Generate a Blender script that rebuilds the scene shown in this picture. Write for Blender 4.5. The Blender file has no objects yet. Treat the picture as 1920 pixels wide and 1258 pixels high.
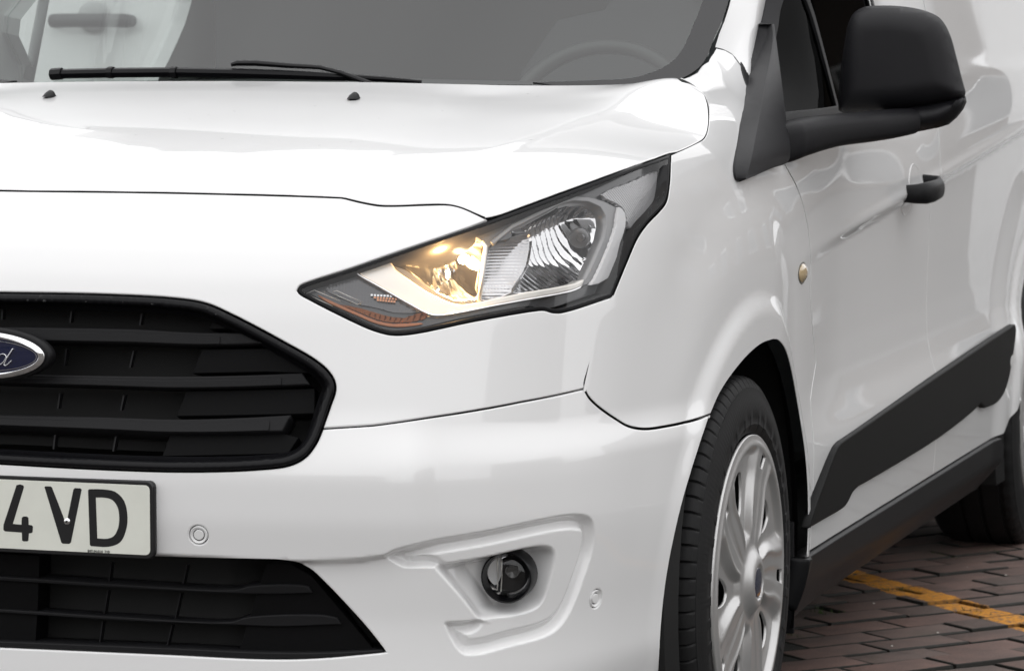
import bpy, bmesh, math, random
import numpy as np
from mathutils import Vector, Matrix, geometry
from mathutils.bvhtree import BVHTree
random.seed(7); np.random.seed(7)
R = math.radians
scn = bpy.context.scene
COL = scn.collection

# ------------------------------------------------------------------ camera
F, TH, PH = 6500.0, .31, .083
CAM = np.array([2.1746, -4.362, 1.149])
FW = np.array([-math.sin(TH)*math.cos(PH), math.cos(TH)*math.cos(PH), -math.sin(PH)])
RT = np.array([math.cos(TH), math.sin(TH), 0.0]); UP = np.cross(RT, FW)
cd = bpy.data.cameras.new('camera'); cam = bpy.data.objects.new('camera', cd); COL.objects.link(cam)
cd.sensor_width = 36; cd.lens = F/1920*36; cd.clip_start = .1; cd.clip_end = 2000
M = Matrix((RT, UP, -FW)).transposed().to_4x4(); M.translation = Vector(CAM); cam.matrix_world = M
cd.dof.use_dof = True; cd.dof.focus_distance = 5.15; cd.dof.aperture_fstop = 15
scn.camera = cam
# ------------------------------------------------------------------ light
SUN_EL, SUN_AZ = 78, 128            # degrees; high, veiled by cloud, from ahead of the van
w = bpy.data.worlds.new('World'); scn.world = w; w.use_nodes = True
nt = w.node_tree; bg = nt.nodes['Background']
sky = nt.nodes.new('ShaderNodeTexSky'); sky.sky_type = 'NISHITA'; sky.sun_disc = False
sky.sun_elevation = R(SUN_EL); sky.sun_rotation = R(SUN_AZ); sky.dust_density = 4; sky.air_density = 1.0
hs = nt.nodes.new('ShaderNodeHueSaturation'); hs.inputs['Saturation'].default_value = .12
nt.links.new(sky.outputs[0], hs.inputs['Color'])
tc = nt.nodes.new('ShaderNodeTexCoord'); cn = nt.nodes.new('ShaderNodeTexNoise'); cn.inputs['Scale'].default_value = 2.2; cn.inputs['Detail'].default_value = 5
mpn = nt.nodes.new('ShaderNodeMapping'); mpn.inputs['Scale'].default_value = (1, 1, 2.5)
nt.links.new(tc.outputs['Generated'], mpn.inputs[0]); nt.links.new(mpn.outputs[0], cn.inputs['Vector'])
cr_ = nt.nodes.new('ShaderNodeValToRGB'); cr_.color_ramp.elements[0].position = .3; cr_.color_ramp.elements[1].position = .72
cr_.color_ramp.elements[0].color = (7.0, 7.0, 7.12, 1); cr_.color_ramp.elements[1].color = (9.0, 9.0, 9.06, 1)
nt.links.new(cn.outputs['Fac'], cr_.inputs[0])
mx = nt.nodes.new('ShaderNodeMixRGB'); mx.inputs[0].default_value = .8
nt.links.new(hs.outputs[0], mx.inputs[1]); nt.links.new(cr_.outputs[0], mx.inputs[2]); nt.links.new(mx.outputs[0], bg.inputs[0])
bg.inputs[1].default_value = .108
sl = bpy.data.lights.new('sun', 'SUN'); sl.energy = .5; sl.angle = R(179); sl.color = (1, .99, .975)
so = bpy.data.objects.new('sun', sl); COL.objects.link(so)
az = R(SUN_AZ); sd = Vector((math.sin(az)*math.cos(R(SUN_EL)), math.cos(az)*math.cos(R(SUN_EL)), math.sin(R(SUN_EL))))
so.rotation_euler = sd.to_track_quat('Z', 'Y').to_euler()
scn.view_settings.view_transform = 'Standard'; scn.view_settings.look = 'None'
scn.view_settings.exposure = 0.70; scn.view_settings.gamma = 1

# ------------------------------------------------------------------ ray helpers (used only to read measurements off the photograph)
def ray(u, v):
    d = FW + RT*(u-960)/F - UP*(v-629)/F
    return d/np.linalg.norm(d)
def px(u, v, ax, val):
    d = ray(u, v); i = 'xyz'.index(ax); return CAM + d*((val-CAM[i])/d[i])

# ------------------------------------------------------------------ materials
def mat(name, col, rough=.5, metal=0, coat=0, bump=0, bscale=200, var=0, vscale=6, spec=.5, coat_rough=.03, emit=None, estr=0, col2=None):
    m = bpy.data.materials.new(name); m.use_nodes = True; n = m.node_tree; b = n.nodes['Principled BSDF']
    b.inputs['Base Color'].default_value = (*col, 1); b.inputs['Roughness'].default_value = rough
    b.inputs['Metallic'].default_value = metal; b.inputs['Coat Weight'].default_value = coat
    b.inputs['Coat Roughness'].default_value = coat_rough; b.inputs['Specular IOR Level'].default_value = spec
    if emit: b.inputs['Emission Color'].default_value = (*emit, 1); b.inputs['Emission Strength'].default_value = estr
    t = n.nodes.new('ShaderNodeTexCoord')
    if var or col2:
        q = n.nodes.new('ShaderNodeTexNoise'); q.inputs['Scale'].default_value = vscale; q.inputs['Detail'].default_value = 6
        n.links.new(t.outputs['Object'], q.inputs['Vector'])
        r = n.nodes.new('ShaderNodeValToRGB'); r.color_ramp.elements[0].position = .35; r.color_ramp.elements[1].position = .68
        c2 = col2 or tuple(c*(1-var) for c in col)
        r.color_ramp.elements[0].color = (*c2, 1); r.color_ramp.elements[1].color = (*col, 1)
        n.links.new(q.outputs['Fac'], r.inputs[0]); n.links.new(r.outputs[0], b.inputs['Base Color'])
    if bump:
        q = n.nodes.new('ShaderNodeTexNoise'); q.inputs['Scale'].default_value = bscale; q.inputs['Detail'].default_value = 2
        n.links.new(t.outputs['Object'], q.inputs['Vector'])
        bp = n.nodes.new('ShaderNodeBump'); bp.inputs['Strength'].default_value = bump; bp.inputs['Distance'].default_value = .001
        n.links.new(q.outputs['Fac'], bp.inputs['Height']); n.links.new(bp.outputs[0], b.inputs['Normal'])
    return m
def glassmat(name, tint=(1, 1, 1), F0=.08, rough=0.0, gain=1.0):
    """thin pane: transparent, mirroring more towards grazing (same from both sides)"""
    m = bpy.data.materials.new(name); m.use_nodes = True; n = m.node_tree; n.nodes.clear(); L = n.links.new
    o = n.nodes.new('ShaderNodeOutputMaterial'); x = n.nodes.new('ShaderNodeMixShader'); ge = n.nodes.new('ShaderNodeNewGeometry')
    dp = n.nodes.new('ShaderNodeVectorMath'); dp.operation = 'DOT_PRODUCT'; L(ge.outputs['Normal'], dp.inputs[0]); L(ge.outputs['Incoming'], dp.inputs[1])
    def mt(op, a, b=None):
        q = n.nodes.new('ShaderNodeMath'); q.operation = op
        for i, v in ((0, a), (1, b)):
            if v is None: continue
            if isinstance(v, (int, float)): q.inputs[i].default_value = v
            else: L(v, q.inputs[i])
        return q.outputs[0]
    c = mt('SUBTRACT', 1.0, mt('ABSOLUTE', dp.outputs['Value'])); f = mt('ADD', mt('MULTIPLY', mt('POWER', c, 5.0), (1-F0)*gain), F0)
    t = n.nodes.new('ShaderNodeBsdfTransparent'); t.inputs[0].default_value = (*tint, 1)
    g = n.nodes.new('ShaderNodeBsdfGlossy'); g.inputs['Roughness'].default_value = rough
    L(f, x.inputs[0]); L(t.outputs[0], x.inputs[1]); L(g.outputs[0], x.inputs[2]); L(x.outputs[0], o.inputs[0])
    return m
PAINT = mat('white_paint', (.81, .81, .809), .32, coat=1, coat_rough=.02, var=.015, vscale=3)
BLACKP = mat('black_plastic', (.0075, .0075, .0085), .45, bump=.25, bscale=900, spec=.22)
BLACKM = mat('mirror_plastic', (.009, .0088, .0105), .44, bump=.4, bscale=1400, spec=.25)
GLOSSB = mat('satin_black', (.005, .005, .006), .30, bump=.05, bscale=700, spec=.18)
DEEP = mat('deep_black', (.004, .004, .004), .8)
GAPM = mat('seam_dark', (.02, .02, .02), .8)
RUBBER = mat('rubber', (.010, .010, .0105), .60, bump=.3, bscale=500, var=.3, vscale=9, spec=.25)
SILVER = mat('hubcap_silver', (.56, .555, .55), .36, metal=.7, coat=.35, coat_rough=.10, var=.05, vscale=12)
CHROME = mat('chrome', (.86, .86, .87), .06, metal=1)
REFL = mat('lamp_reflector', (.66, .66, .67), .06, metal=1)
SATIN = mat('satin_silver', (.74, .72, .68), .34, metal=.75)
SMOKE = mat('smoked_grey', (.10, .10, .105), .3)
LHOUSE = mat('lamp_housing', (.035, .035, .038), .4)
LGLASS = glassmat('lamp_lens', (.95, .95, .95), .04, gain=.6)
WGLASS = glassmat('windscreen_glass', (.72, .77, .75), .11)
SGLASS = glassmat('side_glass', (.05, .055, .053), .01, gain=.08)
FRIT = mat('windscreen_frit', (.012, .012, .013), .12)
AMBER = mat('amber', (.34, .10, .015), .25, coat=.5)
PLATEM = mat('plate_white', (.74, .75, .68), .38, var=.05, vscale=30)
INK = mat('plate_black', (.010, .010, .011), .35)
NAVY = mat('badge_blue', (.004, .007, .035), .12, coat=1)
DARKTRIM = mat('dark_trim', (.035, .036, .037), .75)
GREYTRIM = mat('grey_trim', (.30, .31, .31), .6)
UNDER = mat('underbody', (.006, .006, .006), .9)

# ------------------------------------------------------------------ object helpers
def link(o, parent=None):
    COL.objects.link(o)
    if parent is not None:
        o.parent = parent
        if parent.type == 'EMPTY': o.location = -parent.location     # geometry is given in world coordinates
    return o
def obj(name, V, Fc, m, parent=None, smooth=True, ln=None, sharp=None):
    me = bpy.data.meshes.new(name); me.from_pydata([tuple(map(float, v)) for v in V], [], [tuple(int(i) for i in f) for f in Fc])
    ms = m if isinstance(m, (list, tuple)) else [m]
    for q in ms: me.materials.append(q)
    if smooth: me.polygons.foreach_set('use_smooth', [True]*len(me.polygons))
    if ln is not None:
        me.normals_split_custom_set([tuple(map(float, a)) for a in ln])
    elif sharp: me.set_sharp_from_angle(angle=R(sharp))
    me.update()
    return link(bpy.data.objects.new(name, me), parent)
def empty(name, loc=(0, 0, 0)):
    o = bpy.data.objects.new(name, None); o.location = loc; COL.objects.link(o); return o
def tag(o, label=None, cat=None, group=None, kind=None):
    for k, v in (('label', label), ('category', cat), ('group', group), ('kind', kind)):
        if v: o[k] = v
    return o
class MB:
    def __init__(s): s.v = []; s.f = []
    def add(s, V, Fc):
        n = len(s.v); s.v += [tuple(p) for p in V]; s.f += [tuple(i+n for i in f) for f in Fc]
    def box(s, x0, x1, y0, y1, z0, z1):
        s.add([(x, y, z) for x in (x0, x1) for y in (y0, y1) for z in (z0, z1)],
              [(0, 1, 3, 2), (4, 6, 7, 5), (0, 4, 5, 1), (2, 3, 7, 6), (0, 2, 6, 4), (1, 5, 7, 3)])
    def tube(s, pts, r, n=10, cap=True, sc=None):
        pts = [Vector(p) for p in pts]; rings = []
        up = Vector((0, 0, 1))
        for i, p in enumerate(pts):
            t = (pts[min(i+1, len(pts)-1)]-pts[max(i-1, 0)]).normalized()
            a = t.cross(up)
            if a.length < 1e-3: a = t.cross(Vector((0, 1, 0)))
            a.normalize(); b = a.cross(t).normalized(); rr = r[i] if isinstance(r, (list, tuple)) else r
            k = sc or (1, 1)
            rings.append([p+a*(rr*k[0]*math.cos(2*math.pi*j/n))+b*(rr*k[1]*math.sin(2*math.pi*j/n)) for j in range(n)])
        V = [q for g in rings for q in g]; Fc = []
        for i in range(len(rings)-1):
            for j in range(n):
                Fc.append((i*n+j, i*n+(j+1) % n, (i+1)*n+(j+1) % n, (i+1)*n+j))
        if cap: Fc.append(tuple(range(n-1, -1, -1))); Fc.append(tuple((len(rings)-1)*n+j for j in range(n)))
        s.add(V, Fc)
    def build(s, name, m, parent=None, smooth=False, sharp=None):
        return obj(name, s.v, s.f, m, parent, smooth or bool(sharp), sharp=sharp)
def bevel(o, wd, seg=2, ang=30):
    bm = bmesh.new(); bm.from_mesh(o.data)
    e = [x for x in bm.edges if len(x.link_faces) == 2 and x.calc_face_angle(0) > R(ang)]
    bmesh.ops.bevel(bm, geom=e, offset=wd, segments=seg, profile=.5, affect='EDGES', clamp_overlap=True)
    for f in bm.faces: f.smooth = True
    bm.to_mesh(o.data); bm.free(); o.data.set_sharp_from_angle(angle=R(35)); return o

# ------------------------------------------------------------------ 2-D curve helpers
def smooth_tab(xs, ys, sig, step=.002):
    xs = np.array(xs, float); ys = np.array(ys, float)
    g = np.arange(xs[0]-.5, xs[-1]+.5, step)
    v = np.interp(g, xs, ys)
    sl0 = (ys[1]-ys[0])/(xs[1]-xs[0]); sl1 = (ys[-1]-ys[-2])/(xs[-1]-xs[-2])
    v = np.where(g < xs[0], ys[0]+(g-xs[0])*sl0, v); v = np.where(g > xs[-1], ys[-1]+(g-xs[-1])*sl1, v)
    k = np.arange(-int(3*sig/step)-1, int(3*sig/step)+2)*step; kk = np.exp(-.5*(k/sig)**2); kk /= kk.sum()
    v = np.convolve(np.pad(v, len(k)//2, mode='edge'), kk, 'valid')
    return lambda x: np.interp(x, g, v)
def sstep(x, a, b):
    t = np.clip((np.asarray(x, float)-a)/(b-a), 0, 1); return t*t*(3-2*t)
def catmull(P, n=8, closed=False):
    P = [np.array(p, float) for p in P]
    if len(P) < 3: return [P[0]+(P[-1]-P[0])*i/n for i in range(n)]+[P[-1]]
    out = []; m = len(P)
    rng = range(m) if closed else range(m-1)
    for i in rng:
        p1 = P[i]; p2 = P[(i+1) % m]
        p0 = P[(i-1) % m] if closed or i > 0 else 2*p1-p2
        p3 = P[(i+2) % m] if closed or i < m-2 else 2*p2-p1
        t0 = 0; t1 = t0+max(np.linalg.norm(p1-p0), 1e-9)**.5; t2 = t1+max(np.linalg.norm(p2-p1), 1e-9)**.5; t3 = t2+max(np.linalg.norm(p3-p2), 1e-9)**.5
        for k in range(n):
            t = t1+(t2-t1)*k/n
            a1 = (t1-t)/(t1-t0)*p0+(t-t0)/(t1-t0)*p1; a2 = (t2-t)/(t2-t1)*p1+(t-t1)/(t2-t1)*p2; a3 = (t3-t)/(t3-t2)*p2+(t-t2)/(t3-t2)*p3
            b1 = (t2-t)/(t2-t0)*a1+(t-t0)/(t2-t0)*a2; b2 = (t3-t)/(t3-t1)*a2+(t-t1)/(t3-t1)*a3
            out.append((t2-t)/(t2-t1)*b1+(t-t1)/(t2-t1)*b2)
    if not closed: out.append(P[-1])
    return out
def path(*segs, n=8):
    """smooth runs joined at corners -> closed outline"""
    out = []
    for s in segs:
        c = catmull(s, n) if len(s) > 2 else [np.array(p, float) for p in s]
        if out and np.linalg.norm(out[-1]-c[0]) < 1e-9: c = c[1:]
        out += c
    if np.linalg.norm(out[0]-out[-1]) < 1e-9: out = out[:-1]
    return out
def resample(P, step, closed=True):
    P = np.array(P); Q = np.vstack([P, P[:1]]) if closed else P
    out = []
    for a, b in zip(Q[:-1], Q[1:]):
        L = np.linalg.norm(b-a); k = max(1, int(math.ceil(L/step)))
        for i in range(k): out.append(a+(b-a)*i/k)
    if not closed: out.append(Q[-1])
    return np.array(out)
def inside(P, poly):
    x, y = P[:, 0], P[:, 1]; c = np.zeros(len(P), bool); a = poly; b = np.roll(poly, -1, 0)
    for (x1, y1), (x2, y2) in zip(a, b):
        if y1 == y2: continue
        k = ((y1 > y) != (y2 > y)) & (x < (x2-x1)*(y-y1)/(y2-y1)+x1); c ^= k
    return c
def sdist(P, poly, closed=True):
    """distance to outline (N,)"""
    P = np.asarray(P, float); d = np.full(len(P), 1e9); a = poly if closed else poly[:-1]; b = np.roll(poly, -1, 0) if closed else poly[1:]
    for p, q in zip(a, b):
        e = q-p; L = e@e
        if L < 1e-16: continue
        t = np.clip(((P-p)@e)/L, 0, 1); r = P-p-np.outer(t, e); d = np.minimum(d, (r*r).sum(1))
    return np.sqrt(d)
def signed(P, poly):
    d = sdist(P, poly); return np.where(inside(np.asarray(P), poly), -d, d)
def offs(P, g, keep=None):
    """shrink (g>0) a closed outline"""
    P = np.array(P); A = .5*np.sum(P[:, 0]*np.roll(P[:, 1], -1)-np.roll(P[:, 0], -1)*P[:, 1]); s = 1 if A > 0 else -1
    a = P-np.roll(P, 1, 0); b = np.roll(P, -1, 0)-P
    na = np.stack([-a[:, 1], a[:, 0]], 1)*s; nb = np.stack([-b[:, 1], b[:, 0]], 1)*s
    na /= np.linalg.norm(na, axis=1)[:, None]+1e-12; nb /= np.linalg.norm(nb, axis=1)[:, None]+1e-12
    n = na+nb; L = np.linalg.norm(n, axis=1)[:, None]; n = n/np.maximum(L, .5); k = 2/np.maximum(L, 1.2)
    Q = P+n*g*np.minimum(k, 1.5)
    if keep is not None: Q[keep] = P[keep]
    return Q

# ------------------------------------------------------------------ body skin: one smooth surface, front centre -> corner -> side, S(s, z)
_plan = [(0, 0), (.15, .003), (.30, .013), (.45, .036), (.58, .074), (.68, .124), (.745, .18), (.79, .25), (.824, .34), (.85, .45), (.868, .56), (.880, .68), (.886, .80), (.889, .95), (.889, 1.3), (.889, 4.5)]
_pl = np.array([(-a, b) for a, b in _plan[:0:-1]]+_plan)
_pl = resample(_pl, .004, closed=False)
_ss = np.concatenate([[0], np.cumsum(np.linalg.norm(np.diff(_pl, axis=0), axis=1))]); _ss -= _ss[-1]/2
_g = np.arange(_ss[0], _ss[-1], .004); _X = np.interp(_g, _ss, _pl[:, 0]); _Y = np.interp(_g, _ss, _pl[:, 1])
_k = np.exp(-.5*(np.arange(-30, 31)*.004/.035)**2); _k /= _k.sum()
def _ext(a): return np.concatenate([a[0]+(np.arange(-30, 0))*(a[1]-a[0]), a, a[-1]+(np.arange(1, 31))*(a[-1]-a[-2])])
_X = np.convolve(_ext(_X), _k, 'valid'); _Y = np.convolve(_ext(_Y), _k, 'valid')
_tx = np.gradient(_X, _g); _ty = np.gradient(_Y, _g); _L = np.hypot(_tx, _ty); _nx = -_ty/_L; _ny = _tx/_L   # inward normal
_Y0 = np.interp(0, _g, _Y); _Y -= _Y0
_i0 = len(_g)//2
def s_of_y(y): return np.interp(y, _Y[_i0:], _g[_i0:])
def y_of_s(s): return np.interp(s, _g, _Y)

pF = smooth_tab([.05, .12, .17, .21, .26, .31, .36, .44, .50, .56, .62, .70, .78, .83, .87, .90, .93, .96, 1.0, 1.1, 1.3],
                [.14, .09, .055, .022, .008, .010, .012, .008, .0, .0, .010, .026, .042, .058, .080, .104, .140, .195, .30, .6, 1.2], .010)
qFen = smooth_tab([.05, .15, .22, .28, .40, .60, .80, .88, .94, 1.0, 1.05, 1.10, 1.15, 1.20, 1.4],
                  [.08, .05, .02, .003, .0, .0, .0, .004, .013, .030, .062, .128, .195, .26, .48], .014)
qDoor = smooth_tab([.05, .14, .20, .245, .30, .36, .465, .495, .54, .58, .64, .70, .80, .90, .98, 1.05, 1.15, 1.3, 1.8],
                   [.09, .07, .045, .010, .003, -.001, -.007, -.004, .010, .018, .020, .019, .015, .010, .012, .030, .055, .09, .22], .006)
qRear = smooth_tab([.05, .14, .20, .245, .30, .36, .465, .495, .54, .58, .64, .70, .80, .90, 1.0, 1.07, 1.10, 1.13, 1.3, 1.8],
                   [.09, .07, .045, .010, .003, -.001, -.007, -.004, .010, .018, .020, .019, .015, .010, .005, .001, .000, .006, .030, .12], .006)
WZ, WY, WR = .326, .877, .326       # wheel centre height, front wheel y, tyre radius
RWY = WY+2.79
FOG = {}
def relief(s, z):
    """outward displacement of the pressed features"""
    y = y_of_s(s); d = np.zeros_like(s)
    side = sstep(y, .35, .62)
    # wheel-arch lip and the broad fender swelling round it
    for cy in (WY, RWY):
        r = np.hypot(y-cy, z-WZ)
        near = (np.abs(y-cy) < .9)
        k = sstep(y, cy+.10, cy+.30)
        t_ = np.clip((r-(.405-.020*k))/(.045-.020*k), 0, 1)
        d += near*side*(.011-.003*k)*(1-t_*t_*(3-2*t_))
        d += near*side*.010*(1-sstep(r, .48, .62))*(1-.95*k)
    # shoulder crease along the doors
    zc = .806+.0775*(y-1.27); a = sstep(y, 1.10, 2.2)
    e = z-zc
    d += a*(.015*sstep(e, -.027, .0) - .015*sstep(e, .0, .17))+a*.004*np.exp(-((e-.004)/.012)**2)
    # bumper: upper half stands proud of the part below it, the step fading at the fog lamp
    if 'line' in FOG:
        zl = np.interp(s, FOG['line'][:, 0], FOG['line'][:, 1]); fade = 1-sstep(s, .60, .66)
        d += fade*.013*sstep(z-zl, -.007, .002)*(1-sstep(z, .56, .66))
        b = sstep(s, .45, .80)*(1-sstep(s, 1.12, 1.35))
        d += b*.013*(1-sstep(z, .575, .635))*sstep(z, .30, .50)
        m = (s > .5) & (s < 1.02) & (z > .28) & (z < .55)
        if m.any():
            P = np.stack([s[m], z[m]], 1)
            o = signed(P, FOG['outer']); i = signed(P, FOG['inner'])
            dd = -.015*(1-sstep(o, -.007, .004))              # the C-shaped bezel sits in a groove
            dd += .011*(1-sstep(o, -.020, -.008))*sstep(i, -.005, .003)   # and swells back out
            ramp = np.clip((P[:, 0]-(FOG['rx0']+(FOG['rz0']-P[:, 1])*FOG['rk']))/.055, 0, 1)
            line_ = FOG['rx0']+(FOG['rz0']-P[:, 1])*FOG['rk']
            keep_ = np.maximum(sstep(P[:, 0]-line_, 0, .020), np.maximum(sstep(P[:, 1], FOG['rz0']+.001, FOG['rz0']+.009), sstep(-P[:, 1], -FOG['rz1']+.001, -FOG['rz1']+.009)))
            dd *= keep_
            dd -= .032*(1-sstep(i, -.012, .001))*ramp
            d[m] += dd
    return d
def S(s, z, off=0.0):
    s = np.atleast_1d(np.asarray(s, float)); z = np.atleast_1d(np.asarray(z, float))
    sa = np.abs(s); y = y_of_s(sa)
    X = np.interp(sa, _g, _X); Y = np.interp(sa, _g, _Y); nx = np.interp(sa, _g, _nx); ny = np.interp(sa, _g, _ny)
    t = sstep(sa, .55, 1.15)
    wd = sstep(y, 1.12, 1.62); wr = sstep(y, 2.15, 2.45)
    q = (1-wd)*qFen(z)+wd*((1-wr)*qDoor(z)+wr*qRear(z))
    o = (1-t)*pF(z)+t*q - relief(sa, z) + off
    x = X+nx*o; yy = Y+ny*o
    return np.stack([np.where(s < 0, -x, x), yy, z], 1)
def SN(s, z, off=0.0, h=.0012):
    a = S(s+h, z, off)-S(s-h, z, off); b = S(s, z+h, off)-S(s, z-h, off)
    n = np.cross(a, b); n /= np.linalg.norm(n, axis=1)[:, None]+1e-12
    return n
_bvh = {}
def bvh(off, full=True):
    key = round(off, 4), 'line' in FOG
    if key in _bvh: return _bvh[key]
    gs = np.arange(-.48, 5.05, .012); gz = np.arange(.06, 1.26, .006)
    A, B = np.meshgrid(gs, gz, indexing='ij'); P = S(A.ravel(), B.ravel(), off); nz = len(gz)
    fc = [(i*nz+j, (i+1)*nz+j, (i+1)*nz+j+1, i*nz+j+1) for i in range(len(gs)-1) for j in range(nz-1)]
    T = BVHTree.FromPolygons([tuple(p) for p in P], fc, all_triangles=False)
    _bvh[key] = (T, gs, gz, P.reshape(len(gs), nz, 3)); return _bvh[key]
def lift(pts, off=0.0):
    """photo pixels -> (s, z) on the skin"""
    T, gs, gz, P = bvh(off); out = []; nz = len(gz)
    for u, v in pts:
        d = Vector(ray(u, v)); h, n, i, D = T.ray_cast(Vector(CAM), d)
        if h is None: raise RuntimeError('lift miss %s' % ((u, v),))
        a, b = divmod(i, nz-1)
        best = None
        fz = np.clip((h.z-gz[b])/(gz[b+1]-gz[b]), 0, 1)
        p0 = P[a, b]*(1-fz)+P[a, b+1]*fz; p1 = P[a+1, b]*(1-fz)+P[a+1, b+1]*fz
        e = p1-p0; t = np.clip(((np.array(h)-p0)@e)/(e@e), 0, 1)
        out.append((gs[a]+t*(gs[a+1]-gs[a]), h.z))
    return np.array(out)

FINE = []      # boxes (u0, u1, v0, v1, step) meshed more finely
def sheet(outer, holes=(), du=.012, dv=.008, inner_pts=True):
    """constrained triangulation of a 2-D domain with holes"""
    outer = np.array(outer); loops = [outer]+[np.array(h) for h in holes]
    V = []; E = []
    for L in loops:
        n = len(V); m = len(L); V += [tuple(p) for p in L]; E += [(n+i, n+(i+1) % m) for i in range(m)]
    lo, hi = outer.min(0), outer.max(0)
    if inner_pts:
        gu = np.arange(lo[0]+du*.37, hi[0], du); gv = np.arange(lo[1]+dv*.41, hi[1], dv)
        A, B = np.meshgrid(gu, gv); A = A+(np.arange(len(gv)) % 2)[:, None]*du*.5
        G = np.stack([A.ravel(), B.ravel()], 1)
        for (a0, a1, b0, b1, st) in FINE:
            G = G[~((G[:, 0] > a0) & (G[:, 0] < a1) & (G[:, 1] > b0) & (G[:, 1] < b1))]
            A2, B2 = np.meshgrid(np.arange(a0, a1, st), np.arange(b0, b1, st)); A2 = A2+(np.arange(A2.shape[0]) % 2)[:, None]*st*.5
            G = np.vstack([G, np.stack([A2.ravel(), B2.ravel()], 1)])
        k = inside(G, outer)
        for h in loops[1:]: k &= ~inside(G, h)
        G = G[k]
        sc = np.array([1/du, 1/dv])
        for L in loops:
            if len(G): G = G[sdist(G*sc, L*sc) > .42]
        V += [tuple(p) for p in G]
    r = geometry.delaunay_2d_cdt([Vector(p) for p in V], E, [], 0, 1e-7)
    vv = np.array([tuple(p) for p in r[0]]); ff = np.array([f for f in r[2] if len(f) == 3])
    c = vv[ff].mean(1); k = inside(c, outer)
    for h in loops[1:]: k &= ~inside(c, h)
    ff = ff[k]
    a, b, d = vv[ff[:, 0]], vv[ff[:, 1]], vv[ff[:, 2]]
    ar = (b[:, 0]-a[:, 0])*(d[:, 1]-a[:, 1])-(b[:, 1]-a[:, 1])*(d[:, 0]-a[:, 0])
    ff[ar < 0] = ff[ar < 0][:, ::-1]
    return vv, ff[np.abs(ar) > 1e-12]

def skin(name, outer, mt, parent, holes=(), fun=S, nfun=SN, off=0.0, du=.012, dv=.008, gap=.0015, flange=.014, roundr=.0022, mirror=False, thick=None, extra=None, res=.008, flat=False):
    """a panel cut from a surface, with rolled edges and a return flange"""
    outer = resample(outer, res); loops = [outer]+[resample(h, res) for h in holes]
    sh = []
    for i, L in enumerate(loops):
        keep = (np.abs(L[:, 0]) < 1e-6) if mirror else None
        A = .5*np.sum(L[:, 0]*np.roll(L[:, 1], -1)-np.roll(L[:, 0], -1)*L[:, 1])
        g = gap if i == 0 else -gap
        Q = offs(L, g)
        if mirror: Q[keep, 0] = 0
        sh.append(Q)
    rings = []
    if roundr:
        for i, L in enumerate(sh):
            Q = offs(L, roundr*(1 if i == 0 else -1))
            if mirror:
                kp = np.abs(L[:, 0]) < 1e-6; Q[kp, 0] = 0
            rings.append(Q)
    if rings:
        core_v, core_f = sheet(rings[0], rings[1:], du, dv)
    else:
        core_v, core_f = sheet(sh[0], sh[1:], du, dv)
    P = fun(core_v[:, 0], core_v[:, 1], off); N = nfun(core_v[:, 0], core_v[:, 1], off)
    if extra is not None: P, N = extra(core_v, P, N)
    V = [tuple(p) for p in P]; Fc = [tuple(f) for f in core_f]; LN = [N[i] for f in core_f for i in f]
    # boundary bands
    for i, L in enumerate(sh):
        top = rings[i] if rings else L
        Pt = fun(top[:, 0], top[:, 1], off); Nt = nfun(top[:, 0], top[:, 1], off)
        if extra is not None: Pt, Nt = extra(top, Pt, Nt)
        Pe = fun(L[:, 0], L[:, 1], off); Ne = nfun(L[:, 0], L[:, 1], off)
        if extra is not None: Pe, Ne = extra(L, Pe, Ne)
        if rings:
            out = Pe-Pt; out /= np.linalg.norm(out, axis=1)[:, None]+1e-9
            Pe = Pe-Ne*roundr*.7
        else: out = np.zeros_like(Pe)
        Pf = Pe-Ne*flange
        n0 = len(V); m = len(L)
        A = .5*np.sum(L[:, 0]*np.roll(L[:, 1], -1)-np.roll(L[:, 0], -1)*L[:, 1]); ccw = (A > 0)
        if i > 0: ccw = not ccw
        V += [tuple(p) for p in Pt]+[tuple(p) for p in Pe]+[tuple(p) for p in Pf]
        NE = Ne+out*1.0; NE /= np.linalg.norm(NE, axis=1)[:, None]
        for j in range(m):
            k = (j+1) % m
            if mirror and abs(L[j, 0]) < 1e-6 and abs(L[k, 0]) < 1e-6: continue
            q1 = (n0+j, n0+m+j, n0+m+k, n0+k); nn1 = (Nt[j], NE[j], NE[k], Nt[k])
            q2 = (n0+m+j, n0+2*m+j, n0+2*m+k, n0+m+k); o1 = out[j] if rings else Ne[j]; nn2 = (NE[j], out[j], out[k], NE[k])
            if not rings: nn2 = None
            for q, nn in ((q1, nn1), (q2, nn2)):
                if q is q1 and not rings: continue
                if not ccw: q = q[::-1]; nn = nn[::-1] if nn else None
                Fc.append(q)
                if nn is None:
                    a = np.array(V[q[1]])-np.array(V[q[0]]); b = np.array(V[q[3]])-np.array(V[q[0]]); c = np.cross(a, b); c /= np.linalg.norm(c)+1e-12; nn = [c]*4
                LN += list(nn)
    if mirror:
        n = len(V); V2 = [(-a, b, c) for a, b, c in V]; F2 = [tuple(q+n for q in f[::-1]) for f in Fc]; L2 = []
        k = 0
        for f in Fc:
            g = LN[k:k+len(f)]; k += len(f); L2 += [np.array([-a[0], a[1], a[2]]) for a in g[::-1]]
        V += V2; Fc += F2; LN = list(LN)+L2
    return obj(name, V, Fc, mt, parent, True, ln=LN)

# ------------------------------------------------------------------ THE VAN
van = empty('van', (0, WY+1.3, 0))
tag(van, 'large white panel van seen close up at its front corner with one headlight lit', 'van')

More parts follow.
